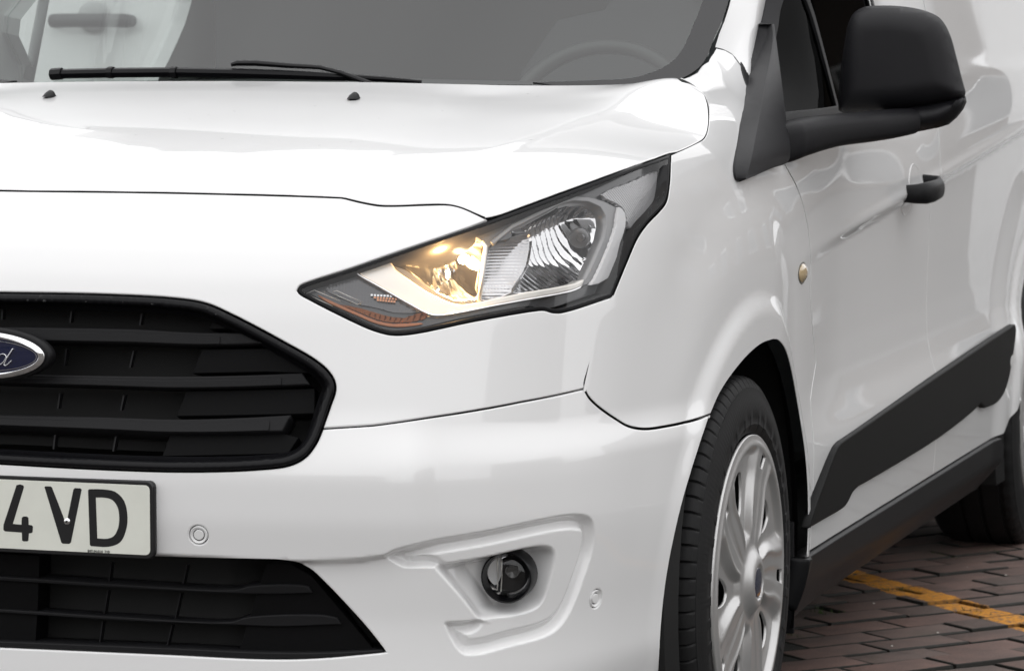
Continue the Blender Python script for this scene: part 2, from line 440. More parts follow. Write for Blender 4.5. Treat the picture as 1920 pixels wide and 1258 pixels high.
# -- fog-lamp pressing (needs the plain skin first)
_l = lift([(20, 1030), (300, 1037), (450, 1046), (560, 1049), (660, 1047), (735, 1035), (800, 1022)])
FOGT = {'line': _l,
        'outer': lift(path([(724, 1040), (740, 1030), (900, 998), (1070, 966), (1094, 974), (1100, 1010), (1086, 1080), (1062, 1150), (1035, 1182), (960, 1206), (872, 1222), (848, 1195), (836, 1168)], [(836, 1168), (886, 1158), (808, 1066), (765, 1064)], n=8)),
        'inner': lift(path([(808, 1062), (900, 1046), (1018, 1024), (1032, 1034), (1024, 1100), (1012, 1132), (985, 1146), (888, 1160)], n=8))}
_a, _b = lift([(812, 1065), (892, 1158)]); FOGT['rx0'] = _a[0]; FOGT['rz0'] = _a[1]; FOGT['rz1'] = _b[1]; FOGT['rk'] = (_b[0]-_a[0])/(_a[1]-_b[1])
FOG.update(FOGT)
for _k in ('outer', 'inner'): FOG[_k] = resample(FOG[_k], .006)

def yz(y, z): return (float(s_of_y(y)), z)
def c0(pts):           # a run that starts on the centre line (anything beyond it is dropped)
    pts = np.array(pts); o = np.argsort(pts[:, 0][:6]); z0 = np.interp(0, pts[:6, 0][o], pts[:6, 1][o]); pts = pts[pts[:, 0] > .004]
    return np.vstack([[0, z0], pts])
SHUT = catmull([(0, 357), (300, 360.5), (560, 367), (640, 370)], 5)+catmull([(648, 371.5), (665, 376), (690, 381.5), (712, 385), (740, 385.5), (800, 383.5), (842, 383.5), (865, 389), (890, 400), (915, 412.5)], 4)
HL_TOP = [(915, 414), (1000, 383), (1090, 350), (1180, 317), (1259, 289)]
HL_TOPL = catmull([(557, 544), (562, 536), (580, 528), (657, 503), (740, 474), (915, 414)], 5)
HL_BOT = catmull([(557, 544), (562, 551), (579, 561), (677, 610), (708, 622), (735, 628), (774, 626), (891, 602), (1010, 582), (1022, 582), (1036, 586), (1056, 586), (1149, 557)], 4)
HL_R = catmull([(1149, 557), (1158, 535), (1175, 494), (1196, 446), (1214, 420), (1238, 395), (1250, 379), (1256, 350), (1259, 289)], 5)
SEAM_F = catmull([(1149, 557), (1140, 585), (1118, 648), (1101, 700), (1096, 722), (1103, 742), (1122, 762), (1155, 785), (1180, 799), (1210, 804), (1250, 799), (1300, 788), (1333, 777)], 5)
SEAM_N = [(605, 803), (700, 797), (850, 776), (980, 753), (1096, 729)]
GR_T = catmull([(0, 548), (180, 551), (330, 559), (385, 568), (430, 587), (540, 645), (590, 674), (615, 695), (627, 714), (629, 732), (620, 760), (605, 803)], 5)
GR_B = catmull([(605, 803), (592, 832), (572, 857), (543, 872), (480, 880), (350, 884), (180, 879), (0, 869)], 5)
LG = [catmull([(0, 1213), (300, 1226), (500, 1235), (600, 1233), (723, 1222)], 6), catmull([(723, 1222), (690, 1180), (640, 1125), (610, 1094), (580, 1067), (550, 1055), (520, 1051)], 6), catmull([(520, 1051), (290, 1046), (0, 1036)], 4)]
AR = .371
def arch(a0, a1, cy=WY, r=AR, n=40, z0=None):
    return [(float(s_of_y(cy-r*math.cos(t))), WZ+r*math.sin(t)) for t in np.linspace(a0, a1, n)]
sh, hlt, htl, hlb, hlr, sf, sn, grt, grb = [lift(p) for p in (SHUT, HL_TOP, HL_TOPL, HL_BOT, HL_R, SEAM_F, SEAM_N, GR_T, GR_B)]
# arch circle meets the bumper/fender seam where the photograph puts it
_e = sf[-1]; _ang = math.atan2(_e[1]-WZ, WY-float(y_of_s(_e[0]))); _rr = math.hypot(_e[1]-WZ, WY-float(y_of_s(_e[0])))

sh = c0(sh); grt = c0(grt); grb = c0(grb[::-1])[::-1]
nose = skin('nose_panel', np.vstack([sh, htl[::-1][1:], hlb[1:], [p for p in sf[1:] if p[1] > sn[-1][1]], sn[::-1], grt[::-1][1:]]), PAINT, van, mirror=True, flange=.005, roundr=.0016, gap=.0012)
lg = [lift(p) for p in LG]; lgb = c0(lg[0]); lgt = c0(lg[2][::-1])[::-1]
LOWER_GRILLE = np.vstack([lgb, lg[1][1:], lgt[1:]])
i_s = [p for p in sf if p[1] <= sn[-1][1] or p[0] > sn[-1][0]+.02]
barch = lift(catmull([(1333, 777), (1318, 820), (1299, 880), (1279, 950), (1261, 1030), (1249, 1100), (1241, 1180), (1237, 1258)], 4))
_y = float(y_of_s(barch[-1][0]))
bump_out = np.vstack([grb[::-1], sn[1:], i_s, barch[1:], [yz(_y-.005, .20), yz(_y-.03, .13)], [(.5, .13), (0, .13)], LOWER_GRILLE])
SENS = [(372, 1003, 17), (1118, 1122, 18)]
sens_sz = lift([(a, b) for a, b, c in SENS])
_fo = FOG['outer']; FINE.append((_fo[:, 0].min()-.02, _fo[:, 0].max()+.02, _fo[:, 1].min()-.02, _fo[:, 1].max()+.02, .0026))
bumper = skin('front_bumper', bump_out, PAINT, van, mirror=True, du=.0055, dv=.0045,
              holes=[[(c[0]+.0125*math.cos(t), c[1]+.0125*math.sin(t)) for t in np.linspace(0, 2*math.pi, 25)[:-1]] for c in sens_sz])
FINE.clear()
DOORSEAM = catmull([(1470, 305), (1495, 352), (1510, 400), (1518, 450), (1520, 480), (1519.5, 560), (1522, 600), (1530, 680)], 5)
ds = lift(DOORSEAM)
FTOP = lift([(1405, 155), (1393, 128), (1375, 103), (1358, 93), (1341, 89)])
WCOR = lift([(1336, 98), (1326, 114), (1305, 134), (1290, 142)])
GAPF = lift(catmull([(1275, 147), (1298, 158), (1315, 172), (1324, 188), (1328, 208), (1327, 240), (1320, 258), (1300, 270), (1259, 289)], 4))
farch = lift(catmull([(1333, 777), (1350, 738), (1375, 700), (1405, 665), (1430, 645), (1450, 638)], 4))
_p = farch[-1]; _a0 = math.atan2(_p[1]-WZ, WY-float(y_of_s(_p[0])))
carc = arch(_a0+.08, math.pi+.07, n=30)
fender = skin('fender', np.vstack([hlr[::-1], sf[1:], farch[1:], carc, [yz(1.27, .298), yz(1.303, .305), yz(1.305, .42), yz(1.306, .56)], ds[::-1], [yz(1.19, 1.0), yz(1.21, 1.05)], FTOP, WCOR, GAPF[:-1]]), PAINT, van, du=.010, dv=.008, gap=.0021, roundr=.0006, flange=.0010)
# ---- bonnet: z = f(x, y), a thin-plate surface through its own seams and its centre line
def tps_fit(P, Z, lam=1e-5):
    n = len(P); d = np.linalg.norm(P[:, None]-P[None], axis=2); K = np.where(d > 0, d*d*np.log(d+1e-12), 0)+lam*np.eye(n)
    A = np.zeros((n+3, n+3)); A[:n, :n] = K; A[:n, n] = 1; A[:n, n+1:] = P; A[n, :n] = 1; A[n+1:, :n] = P.T
    w_ = np.linalg.solve(A, np.concatenate([Z, np.zeros(3)]))
    def f(Q):
        o = np.zeros(len(Q))
        for i in range(0, len(Q), 4000):
            q = Q[i:i+4000]; d = np.linalg.norm(q[:, None]-P[None], axis=2)
            o[i:i+4000] = np.where(d > 0, d*d*np.log(d+1e-12), 0)@w_[:n]+w_[n]+q@w_[n+1:]
        return o
    return f
hle = lift([(u, v-2) for u, v in catmull(HL_TOP, 3)])
E_sh = S(sh[:, 0], sh[:, 1]); E_hl = S(hle[:, 0], hle[:, 1]); E_gp = S(GAPF[:, 0], GAPF[:, 1])
E_re = np.array([px(u, v, 'y', y) for u, v, y in [(480, 151, .935), (600, 152, .935), (700, 153, .936), (800, 155, .938), (900, 157, .94), (1000, 158.5, .945), (1100, 158.5, .952), (1170, 157, .957), (1220, 153, .960), (1255, 149, .957)]])
E_re[:, 2] -= .001
_rise = smooth_tab([-.05, 0, .05, .12, .21, .33, .45, .57, .67, .73, .85], [-.03, 0, .0185, .037, .0565, .081, .1025, .1225, .1365, .1440, .158], .02)
_c = []
for x in (0, .12, .24, .36, .46):
    ys_ = np.interp(x, E_sh[:, 0], E_sh[:, 1]); zs_ = np.interp(x, E_sh[:, 0], E_sh[:, 2])
    for d in (.10, .20, .32, .44, .56, .66): _c.append((x, ys_+d, zs_+float(_rise(d))*(1-.02*x/.46)))
_c += [(x, y, z) for x, y, z in ((.64, .60, 1.024), (.65, .72, 1.047), (.66, .84, 1.069))]
_P = np.vstack([E_sh[::3], E_hl[::2], E_gp[::3], E_re, _c]); _P = np.vstack([_P, _P*[-1, 1, 1]])
_u = []; 
for p in _P:
    if all(np.hypot(*(p[:2]-q[:2])) > .006 for q in _u): _u.append(p)
_P = np.array(_u); _bf = tps_fit(_P[:, :2], _P[:, 2], 6e-4)
def bcrease(x, y):   # the soft line pressed along each side of the bonnet
    xe = .50+.24*(y-.1)/.85
    return .0020*sstep(xe+.03-np.abs(x), 0, .035)*sstep(y, .25, .5)*(1-sstep(y, .80, .93))
def B(x, y, off=0):
    z = _bf(np.stack([x, y], 1))+bcrease(x, y); return np.stack([x, y, z-off], 1)
def BN(x, y, off=0, h=.003):
    a = B(x+h, y)-B(x-h, y); b = B(x, y+h)-B(x, y-h); n = np.cross(a, b); return n/np.linalg.norm(n, axis=1)[:, None]
bout = np.vstack([E_sh[:, :2][::-1], [[0, .936]], E_re[:, :2], E_gp[:-1, :2]+[.0036, .0008], E_hl[::-1, :2]])
bout[len(E_sh)-1, 0] = 0
bonnet = skin('bonnet', bout, PAINT, van, fun=B, nfun=BN, mirror=True, du=.014, dv=.012, gap=.0042, flange=.0012, roundr=.0009)
_sr = resample(sh, .01, closed=False); _sn = np.gradient(_sr, axis=0); _sn = np.stack([-_sn[:, 1], _sn[:, 0]], 1); _sn /= np.linalg.norm(_sn, axis=1)[:, None]
_so = np.vstack([_sr+_sn*.007, (_sr-_sn*.012)[::-1]]); _so[0, 0] = 0; _so[-1, 0] = 0
skin('bonnet_gap_shade', _so, DEEP, van, off=.016, mirror=True, du=.02, dv=.006, gap=0, flange=.01, roundr=0)  # black strip below the shut line, standing in for the shadow in the gap

# ---- side: door, load-bay side, sill, moulding
seam_b = lift([(1744, 246), (1757, 280), (1765, 306), (1766, 332), (1761, 360), (1758, 380), (1758, 529), (1755, 632), (1761, 672), (1752, 760), (1729, 860), (1714, 918)])
sill = lift([(1889, 812), (1714, 921), (1600, 993), (1495, 1061)])
SZ = .303; SBY = 2.40
sb = [yz(SBY, z) for z in (SZ, .6)]+[yz(SBY, .9), yz(SBY, 1.05), yz(SBY-.02, 1.3), yz(SBY-.06, 1.74)]
dfr = [yz(1.306, .56), yz(1.305, .42), yz(1.302, SZ)]
FINE += [(float(s_of_y(1.22)), float(s_of_y(2.40)), .775, .955, .0055), (float(s_of_y(2.40)), float(s_of_y(3.5)), .855, 1.02, .0065)]
door = skin('front_door', np.vstack([ds[:], dfr, sb, [yz(2.06, 1.735), yz(2.08, 1.5), yz(2.10, 1.12), yz(2.085, 1.065), yz(2.04, 1.05), yz(1.3, 1.03), yz(1.225, 1.02), yz(1.19, .985)]]), PAINT, van, du=.03, dv=.007, gap=.0021, roundr=.0006, flange=.0010)
ar2 = arch(0.10, math.pi-.10, cy=RWY, r=.371, n=40)
side = skin('load_bay_side', np.vstack([sb, [yz(4.38, 1.74), yz(4.40, 1.0), yz(4.38, .30)], ar2[::-1], [yz(3.165, SZ)]]), PAINT, van, du=.04, dv=.007, gap=.0021, roundr=.0006, flange=.0010)
FINE.clear()
clad = skin('sill_cladding', np.vstack([[yz(1.240, SZ-.004), yz(3.13, SZ-.004), yz(3.16, .28), yz(3.165, .24), yz(3.15, .205), yz(3.11, .183)], [yz(1.30, .183), yz(1.240, .21)]]), BLACKP, van, off=-.006, du=.03, dv=.008, flange=.03)
MO = lift(path([(1519, 988), (1524, 968), (1548, 900), (1572, 838), (1580, 828)], [(1580, 828), (1740, 718), (1898, 612), (1905, 608)], [(1905, 608), (1906, 620), (1898, 680), (1890, 720), (1880, 745), (1868, 757), (1848, 765)], [(1848, 765), (1839, 757), (1836, 762), (1764, 820), (1626, 904), (1612, 912), (1600, 925), (1588, 948), (1576, 957), (1550, 972), (1519, 990)], n=4))
MO = np.array([px(u, v, 'x', .905)[1:] for u, v in path([(1519, 988), (1524, 968), (1548, 900), (1572, 838), (1580, 828)], [(1580, 828), (1740, 718), (1898, 612), (1905, 608)], [(1905, 608), (1906, 620), (1898, 680), (1890, 720), (1880, 745), (1868, 757), (1848, 765)], [(1848, 765), (1839, 757), (1836, 762), (1764, 820), (1626, 904), (1612, 912), (1600, 925), (1588, 948), (1576, 957), (1550, 972), (1519, 990)], n=4)])
MOULDM = mat('moulding_plastic', (.005, .005, .005), .5, bump=.2, bscale=900, spec=.12)
mould = skin('side_moulding', MO, MOULDM, van, fun=lambda a, b, off=0: np.stack([a*0+.905-off, a, b], 1), nfun=lambda a, b, off=0: np.stack([a*0+1, a*0, a*0], 1), du=.05, dv=.02, gap=0, flange=.012, roundr=.004)
def liner(cy, name):
    m = MB(); V = []; n = 28
    for x, r in ((.875, .385), (.86, .41), (.58, .41), (.58, .08)):
        for i in range(n+1):
            t = math.pi*(-.12+1.24*i/n); V.append((x, cy-r*math.cos(t), WZ+r*math.sin(t)))
    m.add(V, [(k*(n+1)+i, k*(n+1)+i+1, (k+1)*(n+1)+i+1, (k+1)*(n+1)+i) for k in range(3) for i in range(n)])
    return m.build(name, DEEP, van, smooth=True, sharp=40)
liner(WY, 'wheel_arch_liner'); liner(RWY, 'wheel_arch_liner')
m = MB(); m.box(-.62, .62, .34, .98, .2, .86); m.build('engine_bay_blackout', DEEP, van)  # solid black block added behind the front so its gaps look dark
m = MB(); m.box(-.66, .57, .98, 4.2, .21, .30); m.box(-.85, .85, 1.32, 3.1, .2, .27); m.box(-.4, .4, 1.0, 4.0, .16, .21); m.build('floor_pan', UNDER, van)

# ---- wheel
def poly_disc(name, outer, holes, hf, x0, m, parent, du=.006, thick=.006, cy=WY):
    """a relief disc facing +x: 2-D domain is (a=rearwards, b=up) about the hub, hf(a, b) = how far it stands out"""
    def fn(a, b, off=0): return np.stack([x0+hf(a, b)-off, cy+a, HZ+b], 1)
    def nn(a, b, off=0, h=.0015):
        n = np.stack([np.ones_like(a), -(hf(a+h, b)-hf(a-h, b))/(2*h), -(hf(a, b+h)-hf(a, b-h))/(2*h)], 1); return n/np.linalg.norm(n, axis=1)[:, None]
    return skin(name, outer, m, parent, holes=holes, fun=fn, nfun=nn, du=du, dv=du, gap=0, flange=thick, roundr=.0015, res=.006)
HZ = .314
def make_wheel(cy, front=True):
    prof = [(-.20, .205), (-.205, .222), (-.212, .25), (-.213, .275), (-.206, .298), (-.196, .310), (-.186, .318), (-.170, .3235), (-.14, .3255), (-.132, .3255), (-.131, .3185), (-.122, .3185), (-.121, .326), (-.086, .3262), (-.085, .3185), (-.077, .3185), (-.076, .326),
            (-.040, .3258), (-.039, .3185), (-.030, .3185), (-.029, .3258), (-.0235, .3252), (-.017, .3232), (-.0125, .3190), (-.0085, .3125), (-.0062, .3065), (-.0052, .3060), (-.0040, .300), (-.0010, .290), (.0022, .275), (.0026, .262), (.0018, .2600), (.0016, .2480), (.0020, .2465), (-.0005, .232), (-.004, .222), (-.006, .2185), (-.012, .214)]
    xo = .886; V = []; n = 800 if front else 160; rnd = random.Random(3)
    for k in range(n):
        t = 2*math.pi*k/n
        for j, (a, r) in enumerate(prof):
            rr = r; aa = a
            q = (k % (10 if front else 3))
            sh_ = (-.036 < a < -.007) or (-.206 < a < -.165)
            if sh_ and q == 0: rr -= .0040
            if -.0055 < a < .0045 and .272 < r < .30 and k % 4 == 0: aa -= .0003
            if .245 < r < .262 and a > 0 and ((k//9) % 5 in (0, 2)) and (k % 9) not in (0, 8): aa += .0012
            if r > .25: rr = .25+(rr-.25)*(.0735/.076)
            else: rr = rr*1.0+(.25-r)*.42
            V.append((xo+aa, cy-rr*math.cos(t), HZ+rr*math.sin(t)))
    mm = len(prof); Fc = [(k*mm+j, k*mm+j+1, ((k+1) % n)*mm+j+1, ((k+1) % n)*mm+j) for k in range(n) for j in range(mm-1)]
    wh = obj('wheel' if front else 'wheel', V, Fc, RUBBER, van, True, sharp=28)
    # steel rim behind the cover
    rp = [(.0, .2165), (-.004, .2175), (-.012, .214), (-.03, .205), (-.05, .19), (-.07, .186), (-.075, .10), (-.05, .07), (-.05, .0)]
    V = []; n2 = 48
    for k in range(n2):
        t = 2*math.pi*k/n2; V += [(xo-.006+a, cy-r*math.cos(t)*1.03, HZ+r*math.sin(t)*1.03) for a, r in rp]
    mm = len(rp); rim = obj('rim', V, [(k*mm+j, k*mm+j+1, ((k+1) % n2)*mm+j+1, ((k+1) % n2)*mm+j) for k in range(n2) for j in range(mm-1)], mat('rim_steel', (.03, .03, .03), .5) if front else RUBBER, wh, sharp=40)
    if not front: 
        rim.data.materials[0] = RUBBER
    # trim: five broad spokes, five deep pockets, five small slots
    angs = [R(180), R(108), R(36), R(-36), R(-108)]
    K = 1.06
    def hf(a, b):
        a = np.asarray(a, float)/K; b = np.asarray(b, float)/K
        r = np.hypot(a, b)+1e-9; th = np.arctan2(b, a)
        sw = th+.34*(r/.21-.35)*0.5                              # the spokes lean with the rotation
        ph = (sw-R(180))/(2*math.pi/5); ph = ph-np.round(ph)     # 0 at a pocket, +-.5 on a spoke
        ap = np.abs(ph)
        h = .003-.006*(r/.21)**2+.004*sstep(r, .150, .200)
        wid = .20+.10*sstep(r, .08, .17)
        pocket = 1-sstep(ap, wid-.10, wid+.01)
        rad = sstep(r, .060, .082)*(1-sstep(r, .188, .202))
        h -= rad*.0085*pocket
        h -= sstep(r, .045, .08)*(1-sstep(r, .175, .195))*.0016*(1-sstep(.5-ap, .015, .075))      # valley down the middle of each spoke
        h += .003*np.exp(-((ap-wid-.03)/.03)**2)*rad             # raised shoulders
        h += .0025*np.exp(-((r-.2035)/.006)**2)
        h += .013*(1-sstep(r, .030, .058))-.003*(1-sstep(r, .0235, .027))
        return h
    holes = []
    for a in angs:
        pts = []
        for rr, da in ((.116, -.06), (.108, .03), (.116, .13), (.142, .17), (.166, .15), (.172, .03), (.166, -.09), (.142, -.12)):
            t = a+da-.34*(rr/.21-.35)*.5; pts.append((K*rr*math.cos(t), K*rr*math.sin(t)))
        if front: holes.append(catmull(pts, 2, closed=True))
        pts = []
        for rr, da in ((.176, -.045), (.176, .045), (.197, .055), (.197, -.055)):
            t = a+math.pi/5+da-.34*(rr/.21-.35)*.5; pts.append((K*rr*math.cos(t), K*rr*math.sin(t)))
        if front: holes.append(pts)
    out = [(.2180*K*math.cos(t), .2180*K*math.sin(t)) for t in np.linspace(0, 2*math.pi, 181)[:-1]]
    cap = poly_disc('hubcap', out, holes, hf, xo+.0015, SILVER, wh, du=.0032 if front else .012, thick=.004, cy=cy)
    el = [(.0235*math.cos(t), .0235*math.sin(t)) for t in np.linspace(0, 2*math.pi, 41)[:-1]]
    b = poly_disc('hub_badge', el, [], lambda a, b: .0015*(1-(a*a+b*b)/.0006), xo+.0158, NAVY, wh, thick=.006, cy=cy)
    return wh
w1 = make_wheel(WY); w2 = make_wheel(RWY, False)
# mud flap behind the front wheel
m = MB(); m.box(.74, .872, 1.250, 1.258, .17, .36); bevel(m.build('mud_flap', BLACKP, van), .003)

# ---- windscreen
def WS_y(x, z): return 1.015+.27*x*x+(z-1.08)*1.22
def W(x, z, off=0): return np.stack([x, WS_y(x, z)+off*.77, z-off*.63], 1)
def WN(x, z, off=0, h=.004):
    n = np.cross(W(x+h, z)-W(x-h, z), W(x, z+h)-W(x, z-h)); return n/np.linalg.norm(n, axis=1)[:, None]
def lw(u, v, off=0):
    y = 1.2
    for _ in range(16): p = px(u, v, 'y', y); y = WS_y(p[0], p[2])+off
    return p
wr_ = np.array([lw(u, v)[[0, 2]] for u, v in catmull([(1262, 155), (1290, 143), (1314, 125), (1327, 104), (1338, 75), (1354, 40), (1367, 0)], 4)])
_d = wr_[-1]-wr_[-5]; wr_ = np.vstack([wr_, [wr_[-1]+_d*(.35/_d[1])+[-.03, 0], wr_[-1]+_d*(.53/_d[1])+[-.09, 0]]])
fr_ = np.array([lw(u, v)[[0, 2]] for u, v in catmull([(1000, 156), (1120, 152), (1190, 147), (1240, 130), (1266, 112), (1282, 90), (1300, 50), (1320, 0)], 4)])
_d = fr_[-1]-fr_[-5]; fr_ = np.vstack([fr_, [fr_[-1]+_d*(.33/_d[1])+[-.03, 0], fr_[-1]+_d*(.48/_d[1])+[-.10, 0]]])
ztop = 1.755; 
wo = np.vstack([[[0, 1.03], [.70, 1.03]], wr_, [[.3, wr_[-1][1]+.02], [0, wr_[-1][1]+.025]]])
ws = skin('windscreen', wo, WGLASS, van, fun=W, nfun=WN, mirror=True, du=.05, dv=.04, gap=0, flange=.005, roundr=0)
fro = np.vstack([[[0, 1.03], [.70, 1.03]], wr_, [[.3, wr_[-1][1]+.02], [0, wr_[-1][1]+.025]], [[0, fr_[-1][1]+.012]], fr_[::-1], [[.5, fr_[0][1]-.004], [0, fr_[0][1]-.004]]])
frit = skin('windscreen_frit', fro, FRIT, ws, fun=W, nfun=WN, mirror=True, off=-.0015, du=.05, dv=.04, gap=0.0, flange=.003, roundr=0)

# ---- A-pillar: from the windscreen edge to the door frame
SAIL = lift([(1405, 155), (1415, 105), (1427, 45), (1437, 0)]); _q = S(SAIL[:, 0], SAIL[:, 1])
fe = S(FTOP[::-1][:, 0], FTOP[::-1][:, 1])       # front end of the pillar (seam with the fender)
def loft(name, rails, m, parent, n=30, smooth=True, flip=False):
    k = len(rails[0]); V = [tuple(p) for r in rails for p in r]
    Fc = [(i*k+j, (i+1)*k+j, (i+1)*k+j+1, i*k+j+1) for i in range(len(rails)-1) for j in range(k-1)]
    if flip: Fc = [f[::-1] for f in Fc]
    return obj(name, V, Fc, m, parent, smooth)
wE = np.array([W(np.array([a]), np.array([b]), -.004)[0] for a, b in wr_ if b > 1.135])
def rs(P, n):
    P = np.array(P); L = np.concatenate([[0], np.cumsum(np.linalg.norm(np.diff(P, axis=0), axis=1))]); t = np.linspace(0, L[-1], n); return np.stack([np.interp(t, L, P[:, i]) for i in range(3)], 1)
dE = np.vstack([_q, [_q[-1]+(_q[-1]-_q[0])*k for k in (1, 2, 3)]]); top = wE[-1]
dE = np.vstack([_q, [[.735, 1.66, 1.40], [.70, 1.87, 1.56], [.665, 2.05, 1.70]]])
A_, B_ = rs(wE, 26), rs(dE, 26)
rails = []
FE_ = rs(fe, 40)
for t in np.linspace(0, 1, 13):
    Q = A_*(1-t)+B_*t; bul = .026*math.sin(math.pi*t)
    Q = Q+np.array([.72, -.45, .25])*bul
    f0 = FE_[int(round(t*39))]; uu = np.linspace(0, 1, len(Q))[:, None]
    rails.append(Q+(f0-Q[0])*np.clip(1-uu*2.2, 0, 1)**2)
pil = loft('a_pillar', rails, PAINT, van)

# ------------------------------------------------------------------ grille
BLANK = mat('blanking_black', (.0032, .0032, .0036), .5, bump=.2, bscale=900, spec=.10)
def sfun(depth):
    def f(a, b, off=0): return S(a, b, off+depth(a, b))
    def n(a, b, off=0, h=.0012):
        q = np.cross(f(a+h, b, off)-f(a-h, b, off), f(a, b+h, off)-f(a, b-h, off)); return q/(np.linalg.norm(q, axis=1)[:, None]+1e-12)
    return f, n
def half(run_a, run_b):
    """polygon between two runs that both start at u=0; carried to the centre line"""
    a = c0(run_a); b = c0(run_b); return np.vstack([a[::-1], b])
grille_out = np.vstack([grt, grb[1:]])               # centre top -> right -> centre bottom
def inset(run, d):
    full = np.vstack([run, (run*[-1, 1])[::-1][1:-1]]); q = offs(resample(full, .01), d)
    q = q[q[:, 0] > .0]; 
    c = np.array([.001, .5*(run[0, 1]+run[-1, 1])]); th = np.arctan2(q[:, 1]-c[1], q[:, 0]-c[0]); q = q[np.argsort(-th)]
    return np.vstack([[0, q[0, 1]], q, [0, q[-1, 1]]])
gi = inset(grille_out, .0165)
grille = skin('grille', gi, DEEP, van, off=.085, mirror=True, du=.05, dv=.05, gap=0, flange=.002, roundr=0)
_gd = resample(grille_out, .01, closed=False)
def surd(a, b):
    d = sdist(np.stack([a, b], 1), _gd, closed=False); t = np.clip(d/.0165, 0, 1)
    return -.004*np.sin(math.pi*np.clip(t*1.15, 0, 1))+.012*sstep(t, .8, 1)
f_, n_ = sfun(surd)
sur = skin('grille_surround', np.vstack([grille_out, gi[::-1]]), GLOSSB, grille, fun=f_, nfun=n_, mirror=True, du=.012, dv=.003, gap=.0012, flange=.03, roundr=.0015, off=-.001)
SLATS = [([(60, 614), (250, 617), (452, 624), (470, 632)], [(0, 618), (84, 621), (250, 624), (365, 630), (480, 637)], [(84, 640), (250, 642), (365, 646), (440, 646), (494, 644)]),
         ([(0, 702), (87, 703), (328, 706), (480, 703), (565, 698), (568, 706)], [], [(0, 718), (200, 724), (328, 728), (460, 726), (581, 721)]),
         ([(0, 777), (200, 782), (328, 786), (450, 783), (548, 777), (546, 785)], [], [(0, 799), (200, 806), (310, 811), (430, 811), (529, 808)])]
TOPS = [[(0, 613), (90, 614), (250, 617), (360, 623), (452, 624)], [(0, 702), (90, 703), (328, 706), (480, 703), (566, 699)], [(0, 777), (200, 782), (328, 786), (450, 783), (545, 778)]]
BOTS = [[(0, 637), (90, 640), (250, 643), (365, 647), (440, 646), (494, 644)], [(0, 718), (200, 724), (328, 728), (460, 726), (581, 721)], [(0, 798), (200, 806), (310, 811), (430, 811), (529, 808)]]
for tp, bt in zip(TOPS, BOTS):
    T_ = lift(catmull(tp, 5), .018); B_ = lift(catmull(bt, 5), .018)
    def prof_(a, b, T_=T_, B_=B_):
        zt = np.interp(a, T_[:, 0], T_[:, 1]); zb = np.interp(a, B_[:, 0], B_[:, 1]); t = (b-zb)/(zt-zb)
        k = 1-sstep(a, T_[-1, 0]-.10, T_[-1, 0]-.075)*.55
        return .0035*np.exp(-((t-.74)/.13)**2)+.003*(1-sstep(t, .05, .32))*k
    f_, n_ = sfun(prof_)
    skin('grille_slat', half(T_, B_), BLACKP, grille, off=.018, mirror=True, du=.02, dv=.004, gap=0, flange=.045, roundr=.0022)
    zt = lambda a: np.interp(a, T_[:, 0], T_[:, 1]); zb = lambda a: np.interp(a, B_[:, 0], B_[:, 1]); aa = np.linspace(0, T_[-1, 0]-.03, 30)
    skin('slat_edge', np.vstack([np.stack([aa, zt(aa)*.70+zb(aa)*.30], 1)[::-1]*[1, 1], np.stack([aa, zt(aa)*.08+zb(aa)*.92], 1)]), BLACKP, grille, off=.0155, mirror=True, du=.02, dv=.004, gap=0, flange=.003, roundr=.0010)
for pl in ([(401, 596), (440, 604), (470, 617), (392, 617)], [(379, 655), (560, 652), (592, 700), (500, 697), (361, 700)], [(349, 733), (590, 728), (590, 775), (331, 780)], [(319, 815), (530, 812), (560, 820), (540, 850), (304, 855)]):
    skin('blanking_panel', resample(np.array(lift(pl, .034)), .01), BLANK, grille, off=.034, du=.03, dv=.03, gap=0, flange=.05, roundr=.001)
for (u0, v0, u1, v1) in ((135, 575, 131, 605), (267, 580, 262, 610), (124, 655, 120, 686), (250, 658, 243, 690), (112, 738, 108, 766), (232, 741, 226, 770), (103, 815, 100, 842), (217, 818, 212, 846), (5, 575, 3, 600)):
    a, b = lift([(u0, v0), (u1, v1)], .035)
    A0, A1 = S(a[0], a[1], .035)[0], S(b[0], b[1], .035)[0]
    m = MB(); k = np.array([.0012, 0, 0]); dY = np.array([0, .010, 0])
    m.add([A0-k, A0+k, A1+k, A1-k, A0-k+dY, A0+k+dY, A1+k+dY, A1-k+dY], [(0, 1, 2, 3), (7, 6, 5, 4), (0, 4, 5, 1), (1, 5, 6, 2), (2, 6, 7, 3), (3, 7, 4, 0)])
    m.build('grille_rib', BLACKP, grille)
# ---- lower grille
lgi = inset(np.vstack([lgb, lg[1][1:], lgt[1:]])[::-1], .004)
lower = skin('lower_grille', lgi, DEEP, van, off=.075, mirror=True, du=.05, dv=.05, gap=0, flange=.002, roundr=0)
lip_t = catmull([(0, 1200), (300, 1212), (500, 1221), (620, 1221), (716, 1216)], 4); lip_b = catmull([(0, 1213), (300, 1226), (500, 1235), (600, 1233), (722, 1222)], 4)
skin('grille_lip', half(lift(lip_t, .008), lift(lip_b, .004)), BLACKP, lower, off=.004, mirror=True, du=.02, dv=.003, gap=.001, flange=.06, roundr=.0015)
for tp, bt in (([(0, 1081), (250, 1097), (440, 1106), (470, 1099), (560, 1097), (578, 1100)], [(0, 1088), (250, 1103), (445, 1112), (520, 1113), (586, 1111)]), ([(0, 1142), (250, 1158), (430, 1166), (465, 1157), (600, 1153), (632, 1158)], [(0, 1148), (250, 1164), (440, 1171), (520, 1174), (640, 1170)])):
    skin('grille_slat', half(lift(catmull(tp, 4), .02), lift(catmull(bt, 4), .02)), BLACKP, lower, off=.02, mirror=True, du=.02, dv=.003, gap=0, flange=.04, roundr=.0015)
